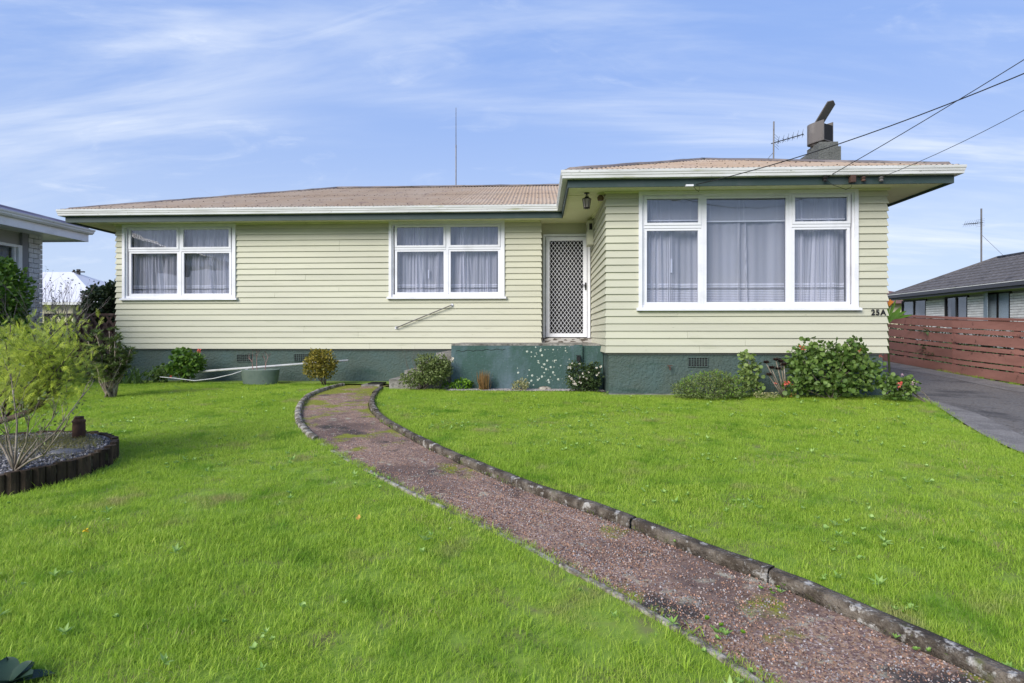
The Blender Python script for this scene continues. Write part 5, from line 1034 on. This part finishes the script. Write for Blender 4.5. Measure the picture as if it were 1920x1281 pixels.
for k in range(14):
    a0 = LYE-k*.72; q = np.linspace(a0, a0-.72, 49); V = []
    for y in q:
        h = min(4.0, LYE-y)
        for j in range(4): s = -.04+(h+.04)*j/3; V.append((LXE-s, y, LZ+sl2*s+.009*math.cos(2*math.pi*y/.09)+.015))
    me = bpy.data.meshes.new('roof_sheet'); me.from_pydata(V, [], [(i*4+j, (i+1)*4+j, (i+1)*4+j+1, i*4+j+1) for i in range(48) for j in range(3)]); me.materials.append(M['blueroof']); me.polygons.foreach_set('use_smooth', [True]*144); link('roof_sheet', me, nr2)
MB().add([(LXE, LYE, LZ), (-14.5, LYE-4, LZ+sl2*4), (-18, LYE-4, LZ+sl2*4), (-18, LYE, LZ)], [(0, 3, 2, 1)]).build('roof_back', 'blueroof', nr2)
MB().tube([(LXE, LYE, LZ+.02), (LXE-4, LYE-4, LZ+sl2*4+.03)], .045, 6).build('ridge_cap', 'blueroof', nr2)
# white roofed house far behind on the left
wh = thing('white_roof_house', (-24, 28, .3), 'distant cream house with a white iron roof seen between the two houses', 'house'); Yh = 26
A_, B_, C_ = onY(30, 489, Yh+3.2), onY(137, 510, Yh+3.2), onY(176, 566, Yh); D_ = onY(30, 566, Yh); ez = C_.z
xr = C_.x+.3
MB().add([(D_.x-4, Yh, ez), (xr, Yh, ez), (xr, Yh+7, ez), (D_.x-4, Yh+7, ez), (A_.x-4, Yh+3.2, B_.z), (B_.x, Yh+3.2, B_.z)], [(0, 1, 5, 4), (1, 2, 5), (2, 3, 4, 5), (0, 4, 3), (3, 2, 1, 0)]).build('roof', 'whiteroof', wh)
MB().box(D_.x-4, xr, Yh-.08, Yh, ez-.14, ez-.01).build('gutter', 'gutter', wh)
xm = onY(124, 580, Yh).x; MB().box(D_.x-3.6, xm, Yh+.4, Yh+6.6, 0, ez-.02).build('wall', 'cream', wh); MB().box(xm, xr-.4, Yh+2, Yh+6.6, 0, ez-.02).build('carport_wall', 'ochre', wh)
cp = onY(148, 510, Yh+3.2); t = thing('far_aerial', cp, 'tiny dark aerial on the distant white roof', 'aerial'); MB().tube([cp-Vector((.1, 0, .1)), cp+Vector((-.1, 0, .05))], .03, 5).build('mast', 'black', t); MB().box(cp.x-.35, cp.x+.3, cp.y-.05, cp.y+.05, cp.z-.03, cp.z+.03).box(cp.x-.1, cp.x+.05, cp.y-.05, cp.y+.05, cp.z-.14, cp.z+.14).box(cp.x-.3, cp.x-.25, cp.y-.05, cp.y+.05, cp.z-.15, cp.z+.12).build('elements', 'black', t)
# lattice fence between the houses
LFY = 12.4; lf0, lf1 = onY(84, 600, LFY).x, LX0-.05; zt = onY(150, 588, LFY).z; t = thing('lattice_fence', (lf0, LFY, .36), 'brown diagonal lattice fence between the bungalow and the left neighbour', 'fence')
zb0 = .36; MB().box(lf0, lf1, LFY-.03, LFY+.02, zt-.05, zt).build('top_rail', 'lattice', t); MB().box(lf0, lf0+.08, LFY-.02, LFY+.06, .2, zt-.051).build('post', 'lattice', t); MB().box(lf1-.08, lf1, LFY-.02, LFY+.06, .2, zt-.051).build('post', 'lattice', t)
def lat(xa, sgn, y):
    H_ = zt-.051-zb0; x0_, z0_, x1_, z1_ = xa, zb0, xa+sgn*H_*.72, zb0+H_; ts = [0., 1.]
    for X_, side in ((lf0+.08, -1), (lf1-.08, 1)):
        if x1_ != x0_:
            q = (X_-x0_)/(x1_-x0_)
            if side*(x1_-x0_) > 0: ts[1] = min(ts[1], q)
            else: ts[0] = max(ts[0], q)
    if ts[1]-ts[0] < .04: return
    a_ = Vector((x0_+(x1_-x0_)*ts[0], y, z0_+(z1_-z0_)*ts[0])); b_ = Vector((x0_+(x1_-x0_)*ts[1], y, z0_+(z1_-z0_)*ts[1])); d = (b_-a_).normalized(); s_ = Vector((d.z, 0, -d.x))*.024
    MB().add([a_-s_, a_+s_, b_+s_, b_-s_]+[p+Vector((0, .012, 0)) for p in (a_-s_, a_+s_, b_+s_, b_-s_)], [(0, 1, 2, 3), (7, 6, 5, 4), (0, 4, 5, 1), (1, 5, 6, 2), (2, 6, 7, 3), (3, 7, 4, 0)]).build('lattice_slat', 'lattice', t)
x = lf0-2
while x < lf1+2: lat(x, 1, LFY+.001); lat(x, -1, LFY-.014); x += .185
pf = thing('paling_fence', (lf0, LFY+.5, .36), 'dark brown upright paling fence close behind the lattice', 'fence'); x = lf0-.6; pm = MB().box(0, .115, 0, .02, 0, 1.28).mesh('paling', 'paling')
while x < lf1+.1: link('paling', pm, pf, (x, LFY+.55, .30+random.uniform(-.01, .01))); x += .125
MB().box(lf0-.6, lf1+.2, LFY+.571, LFY+.61, .6, .68).box(lf0-.6, lf1+.2, LFY+.571, LFY+.61, 1.2, 1.28).build('rail', 'lattice', pf)

# ------------------------------------------------------------------ lawn blades (instanced tufts), weeds, chips
def tuft(n, rad, hmin, hmax, wd, name='tuft', mt='grass', ts=.85):
    a = rng.uniform(0, 2*math.pi, n); r = rad*np.sqrt(rng.random(n)); P = np.c_[r*np.cos(a), r*np.sin(a), np.full(n, -.004)]; az = rng.uniform(0, 2*math.pi, n); tl = np.abs(rng.normal(0, ts, n))+.08
    D = np.c_[np.cos(az)*tl, np.sin(az)*tl, np.ones(n)]; h = rng.uniform(hmin, hmax, n)
    tpl = [(0, wd, 0), (0, -wd, 0), (.5, wd*.85, .06), (.5, -wd*.85, .06), (1, 0, -.12)]
    return leafmesh(name, mt, P, D, np.c_[np.cos(az), np.sin(az), np.zeros(n)]*-1, h, tpl, BLADE[1], False)
def scatter(name, pts, objs, smin, smax, seed, tilt=.12, scl=None):
    col = bpy.data.collections.new(name+'_source')
    for o in objs: col.objects.link(o)
    me = bpy.data.meshes.new(name); me.vertices.add(len(pts)); me.vertices.foreach_set('co', np.asarray(pts, float).ravel()); at = me.attributes.new('s', 'FLOAT', 'POINT')
    at.data.foreach_set('value', (rng.uniform(smin, smax, len(pts)) if scl is None else scl).astype(np.float32)); me.update()
    ob = link(name, me); ng = bpy.data.node_groups.new(name, 'GeometryNodeTree'); ng.interface.new_socket('Geometry', in_out='INPUT', socket_type='NodeSocketGeometry'); ng.interface.new_socket('Geometry', in_out='OUTPUT', socket_type='NodeSocketGeometry')
    N, L = ng.nodes, ng.links; gi = N.new('NodeGroupInput'); go = N.new('NodeGroupOutput'); m2p = N.new('GeometryNodeMeshToPoints'); iop = N.new('GeometryNodeInstanceOnPoints'); ci = N.new('GeometryNodeCollectionInfo'); ci.inputs[0].default_value = col; ci.inputs['Separate Children'].default_value = True; ci.inputs['Reset Children'].default_value = True
    rv = N.new('FunctionNodeRandomValue'); rv.data_type = 'FLOAT_VECTOR'; rv.inputs[0].default_value = (-tilt, -tilt, 0); rv.inputs[1].default_value = (tilt, tilt, 6.283); rv.inputs['Seed'].default_value = seed
    na = N.new('GeometryNodeInputNamedAttribute'); na.data_type = 'FLOAT'; na.inputs[0].default_value = 's'
    L.new(gi.outputs[0], m2p.inputs[0]); L.new(m2p.outputs[0], iop.inputs['Points']); L.new(ci.outputs[0], iop.inputs['Instance']); iop.inputs['Pick Instance'].default_value = True
    L.new(rv.outputs[0], iop.inputs['Rotation']); L.new(na.outputs[0], iop.inputs['Scale']); L.new(iop.outputs[0], go.inputs[0])
    md = ob.modifiers.new('scatter', 'NODES'); md.node_group = ng; ob['kind'] = 'stuff'; return ob
def lawnpts(n, xr=(-10.2, 6), yr=(1.0, 10.7), margin=.05):
    x = rng.uniform(*xr, n); y = rng.uniform(*yr, n); ok = (np.abs(x+.05*y) < .95*y+.9)
    Lx = np.interp(y, PLr[::-1, 1], PLr[::-1, 0]); ok &= ~inpoly(x, y, pathpoly)
    # outside the edging
    for Q, mg in ((PRr, .07), (PLr, np.where(y > 5.6, .06, 0))):
        d = np.full(len(x), 9.)
        for i in range(0, len(Q)-1):
            ax, ay = Q[i]; bx_, by_ = Q[i+1]; vx, vy = bx_-ax, by_-ay; t_ = np.clip(((x-ax)*vx+(y-ay)*vy)/(vx*vx+vy*vy+1e-9), 0, 1); d = np.minimum(d, np.hypot(x-ax-vx*t_, y-ay-vy*t_))
        ok &= d > mg
    ok &= np.hypot(x-bx, y-by) > br+.07
    ok &= x < np.interp(y, DEr[:, 1], DEr[:, 0])-.03
    ok &= ~((x > 1.0) & (y > 8.72)); ok &= ~((x > -1.6) & (x <= 1.1) & (y > 9.42)); ok &= ~((x > -2.95) & (x <= -1.5) & (y > 9.65))
    return x[ok], y[ok]
x, y = lawnpts(62000); 
# far tufts may be a little larger; near ones fine
s = rng.uniform(.75, 1.15, len(x))*(1+.25*np.sin(x*1.3+1)*np.sin(y*1.7))
scatter('lawn_grass', np.c_[x, y, G(x, y)], [tuft(58, .085, .018, .046, .032) for _ in range(4)]+[tuft(58, .085, .018, .042, .036, ts=1.7) for _ in range(4)], 1, 1, 3, scl=s)
x, y = lawnpts(5200); scatter('lawn_grass_tall', np.c_[x, y, G(x, y)], [tuft(8, .04, .035, .075, .045) for _ in range(4)], .7, 1.15, 5)
# broad-leaved weeds in clusters
def rosette(n, L, tpl, name, mt): 
    a = np.arange(n)*2.4+rng.random(n)*.5; el = rng.uniform(.3, 1.15, n); D = np.c_[np.cos(a)*np.cos(el), np.sin(a)*np.cos(el), np.sin(el)]; return leafmesh(name, mt, np.zeros((n, 3))+[0, 0, .004], D, np.tile([0, 0, 1.], (n, 1)), L*rng.uniform(.6, 1.1, n), *tpl, False)
cx_, cy_ = lawnpts(1700); keep = rng.random(len(cx_)) < .34; P = []
for a_, b_ in zip(cx_[keep], cy_[keep]):
    k = rng.integers(1, 9); P += [(a_+d0, b_+d1) for d0, d1 in rng.normal(size=(k, 2))*.12]
P = np.array(P); ok = ~inpoly(P[:, 0], P[:, 1], pathpoly) & (np.hypot(P[:, 0]-bx, P[:, 1]-by) > br+.1); P = P[ok]
scatter('lawn_weeds', np.c_[P, G(P[:, 0], P[:, 1])+.014], [rosette(7, .060, LANCE, 'weed', 'leaf_weed'), rosette(6, .038, OVAL, 'weed', 'leaf_weed'), rosette(9, .05, LANCE, 'weed', 'leaf_weed'), rosette(12, .022, ROUND, 'weed', 'leaf_weed'), rosette(14, .018, ROUND, 'weed', 'leaf_weed'), rosette(5, .032, ROUND, 'weed', 'leaf_weed')], .35, .95, 9, .2)
cx_, cy_ = lawnpts(260); P = []
for a_, b_ in zip(cx_[::2], cy_[::2]): P += [(a_+d0, b_+d1) for d0, d1 in rng.normal(size=(rng.integers(8, 40), 2))*[.16, .11]]
P = np.array(P); ok = ~inpoly(P[:, 0], P[:, 1], pathpoly) & (np.hypot(P[:, 0]-bx, P[:, 1]-by) > br+.1) & (P[:, 1] < 9.3); P = P[ok]; M['thatch'] = mat('dry_thatch', (.30, .25, .10), vary=(.48, .44, .22), rough=.9, transl=.25)
scatter('lawn_thatch', np.c_[P, G(P[:, 0], P[:, 1])], [tuft(13, .05, .02, .05, .028, 'thatch', 'thatch', 1.6) for _ in range(3)], .7, 1.1, 21)
# weeds along the kerb and in the path
P = []
for u, v in ((1450, 1110), (1465, 1112), (1620, 1152), (1640, 1158), (1690, 1205), (1745, 1218), (1775, 1228), (1330, 1175), (1350, 1188), (1380, 1195), (1880, 1262), (1560, 1030), (1540, 1090), (1680, 1140), (1710, 1150), (1600, 1050)):
    q = ongr(u, v)
    for k in range(3): P.append((q.x+random.gauss(0, .03), q.y+random.gauss(0, .03), q.z+.002))
scatter('path_weeds', P, [rosette(11, .028, OVAL, 'weed', 'leaf_weed'), rosette(9, .04, LANCE, 'weed', 'leaf_weed'), rosette(12, .02, ROUND, 'weed', 'leaf_lime')], .5, 1.0, 11, .2)
# loose chips on the path, bed gravel
def chip(mt):
    b_ = MB(); v = [(rng.uniform(.7, 1.2)*a*.5, rng.uniform(.7, 1.2)*b*.5, rng.uniform(.6, 1)*c*.32) for a, b, c in ((1, 0, 0), (-1, 0, 0), (0, 1, 0), (0, -1, 0), (0, 0, 1), (0, 0, -1), (.6, .6, .3), (-.6, .5, .2))]
    me = b_.add(v, [(0, 6, 4), (6, 2, 4), (2, 7, 4), (7, 1, 4), (1, 3, 4), (3, 0, 4), (0, 2, 6), (0, 5, 2), (2, 5, 1), (1, 5, 3), (3, 5, 0), (2, 1, 7)]).mesh('chip', mt); return bpy.data.objects.new('chip', me)
M['chipr'] = mat('red_chip', (.35, .205, .14), rough=.9, objrand=.5); M['chipg'] = mat('grey_chip', (.30, .285, .29), rough=.9, objrand=.5); M['chipd'] = mat('dark_chip', (.13, .085, .075), rough=.9, objrand=.5); M['chipw'] = mat('pale_chip', (.42, .34, .30), rough=.9, objrand=.3)
n = 150000; k = rng.integers(0, len(PLr)-1, n*2); tt_ = rng.random(n*2); uu = rng.random(n*2)
A_ = PLr[k]*(1-tt_)[:, None]+PLr[k+1]*tt_[:, None]; B_ = PRr[k]*(1-tt_)[:, None]+PRr[k+1]*tt_[:, None]; C_ = A_*(1-uu)[:, None]+B_*uu[:, None]; pr = np.clip((3.6/np.maximum(C_[:, 1], 1.2))**5, 0, 1)*.24; ok = (rng.random(n*2) < pr) & (C_[:, 1] > 1); C_ = C_[ok]
# bare patches between the chips
nz = np.sin(C_[:, 0]*5+2*np.sin(C_[:, 1]*3.1))*np.sin(C_[:, 1]*4.3+1.5*np.sin(C_[:, 0]*2.2)); C_ = C_[rng.random(len(C_)) < .35+.5*(nz > -.3)]
scatter('path_chips', np.c_[C_, G(C_[:, 0], C_[:, 1])-.009], [chip('chipr'), chip('chipr'), chip('chipg'), chip('chipd'), chip('chipr'), chip('chipd'), chip('chipw'), chip('chipr'), chip('chipd'), chip('chipg')], .005, .0125, 13, 1.5)
n = 9000; a_ = rng.uniform(0, 2*math.pi, n); r_ = .84*np.sqrt(rng.random(n)); X, Y = bx+r_*np.cos(a_), by+r_*np.sin(a_); ok = X > -5.4
M['chipb'] = mat('blue_grey_chip', (.12, .12, .13), rough=.9, objrand=.5)
scatter('bed_gravel', np.c_[X, Y, G(X, Y)+.138+.02*(1-r_)][ok], [chip('chipg'), chip('chipb'), chip('chipb'), chip('chipb')], .010, .026, 15, 1.5)
n = 5200; X = rng.uniform(-1.5, 1.08, n); Y = rng.uniform(9.42, 9.71, n); scatter('porch_gravel', np.c_[X, Y, G(X, Y)+.016], [chip('chipg'), chip('chipw'), chip('chipg')], .012, .026, 16, 1.5)
# dry straw in the bed and grass against fence foot
n = 1500; X = bx+rng.normal(.1, .40, n); Y = by+rng.normal(.34, .22, n); ok = np.hypot(X-bx, Y-by) < .78; M['straw'] = mat('dry_straw', (.27, .24, .09), vary=(.22, .26, .07), rough=.9, transl=.2)
scatter('bed_dry_grass', np.c_[X, Y, G(X, Y)+.14][ok], [tuft(14, .05, .02, .06, .02, 'straw', 'straw')], .6, 1.1, 17)
n = 70; Y = rng.uniform(9.4, 13, n); X = rng.uniform(8.80, 8.87, n); scatter('fence_foot_grass', np.c_[X, Y, G(X, Y)], [tuft(16, .05, .03, .07, .03)], .6, 1.3, 18)
n = 160; i = rng.integers(20, 120, n); X = DEr[i, 0]+rng.normal(0, .03, n); Y = DEr[i, 1]+rng.uniform(-.1, .1, n); ok = Y < 8.4; scatter('driveway_edge_grass', np.c_[X, Y, G(X, Y)][ok], [tuft(14, .05, .02, .05, .028)], .6, 1.2, 19)
# leaf on the lawn, dandelion
def single(name, u, v, mt, label, cat, n, ps, rad, z=.05):
    p = ongr(u, v); P = np.array(p)+rng.normal(size=(n, 3))*rad+[0, 0, z]; D = rng.normal(size=(n, 3)); o = leafmesh(name, mt, P, D, np.tile([0, -.4, 1.], (n, 1)), ps, *OVAL, None); return tag(o, label, cat)
single('fallen_leaf', 1487, 746, 'drylf', 'orange brown fallen leaf on the lawn edge below the large geranium', 'leaf', 4, .07, .012)
single('fallen_leaf', 672, 986, 'drylf', 'small brown fallen leaf on the left lawn beside the path', 'leaf', 2, .03, .005, .035)
single('dandelion', 160, 1011, 'yellow', 'yellow dandelion flower in the left lawn', 'flower', 8, .016, .005, .05)
q = ongr(1508, 1104); tag(MB().lathe([(.03, -.01), (.036, .015), (.025, .035), (.006, .04)], q+Vector((0, 0, 0)), 7, 1.2, .8).build('broken_stone', 'kerbpale'), 'loose pale chunk of concrete lying against the raised kerb', 'stone')
print('objects', len(bpy.data.objects))
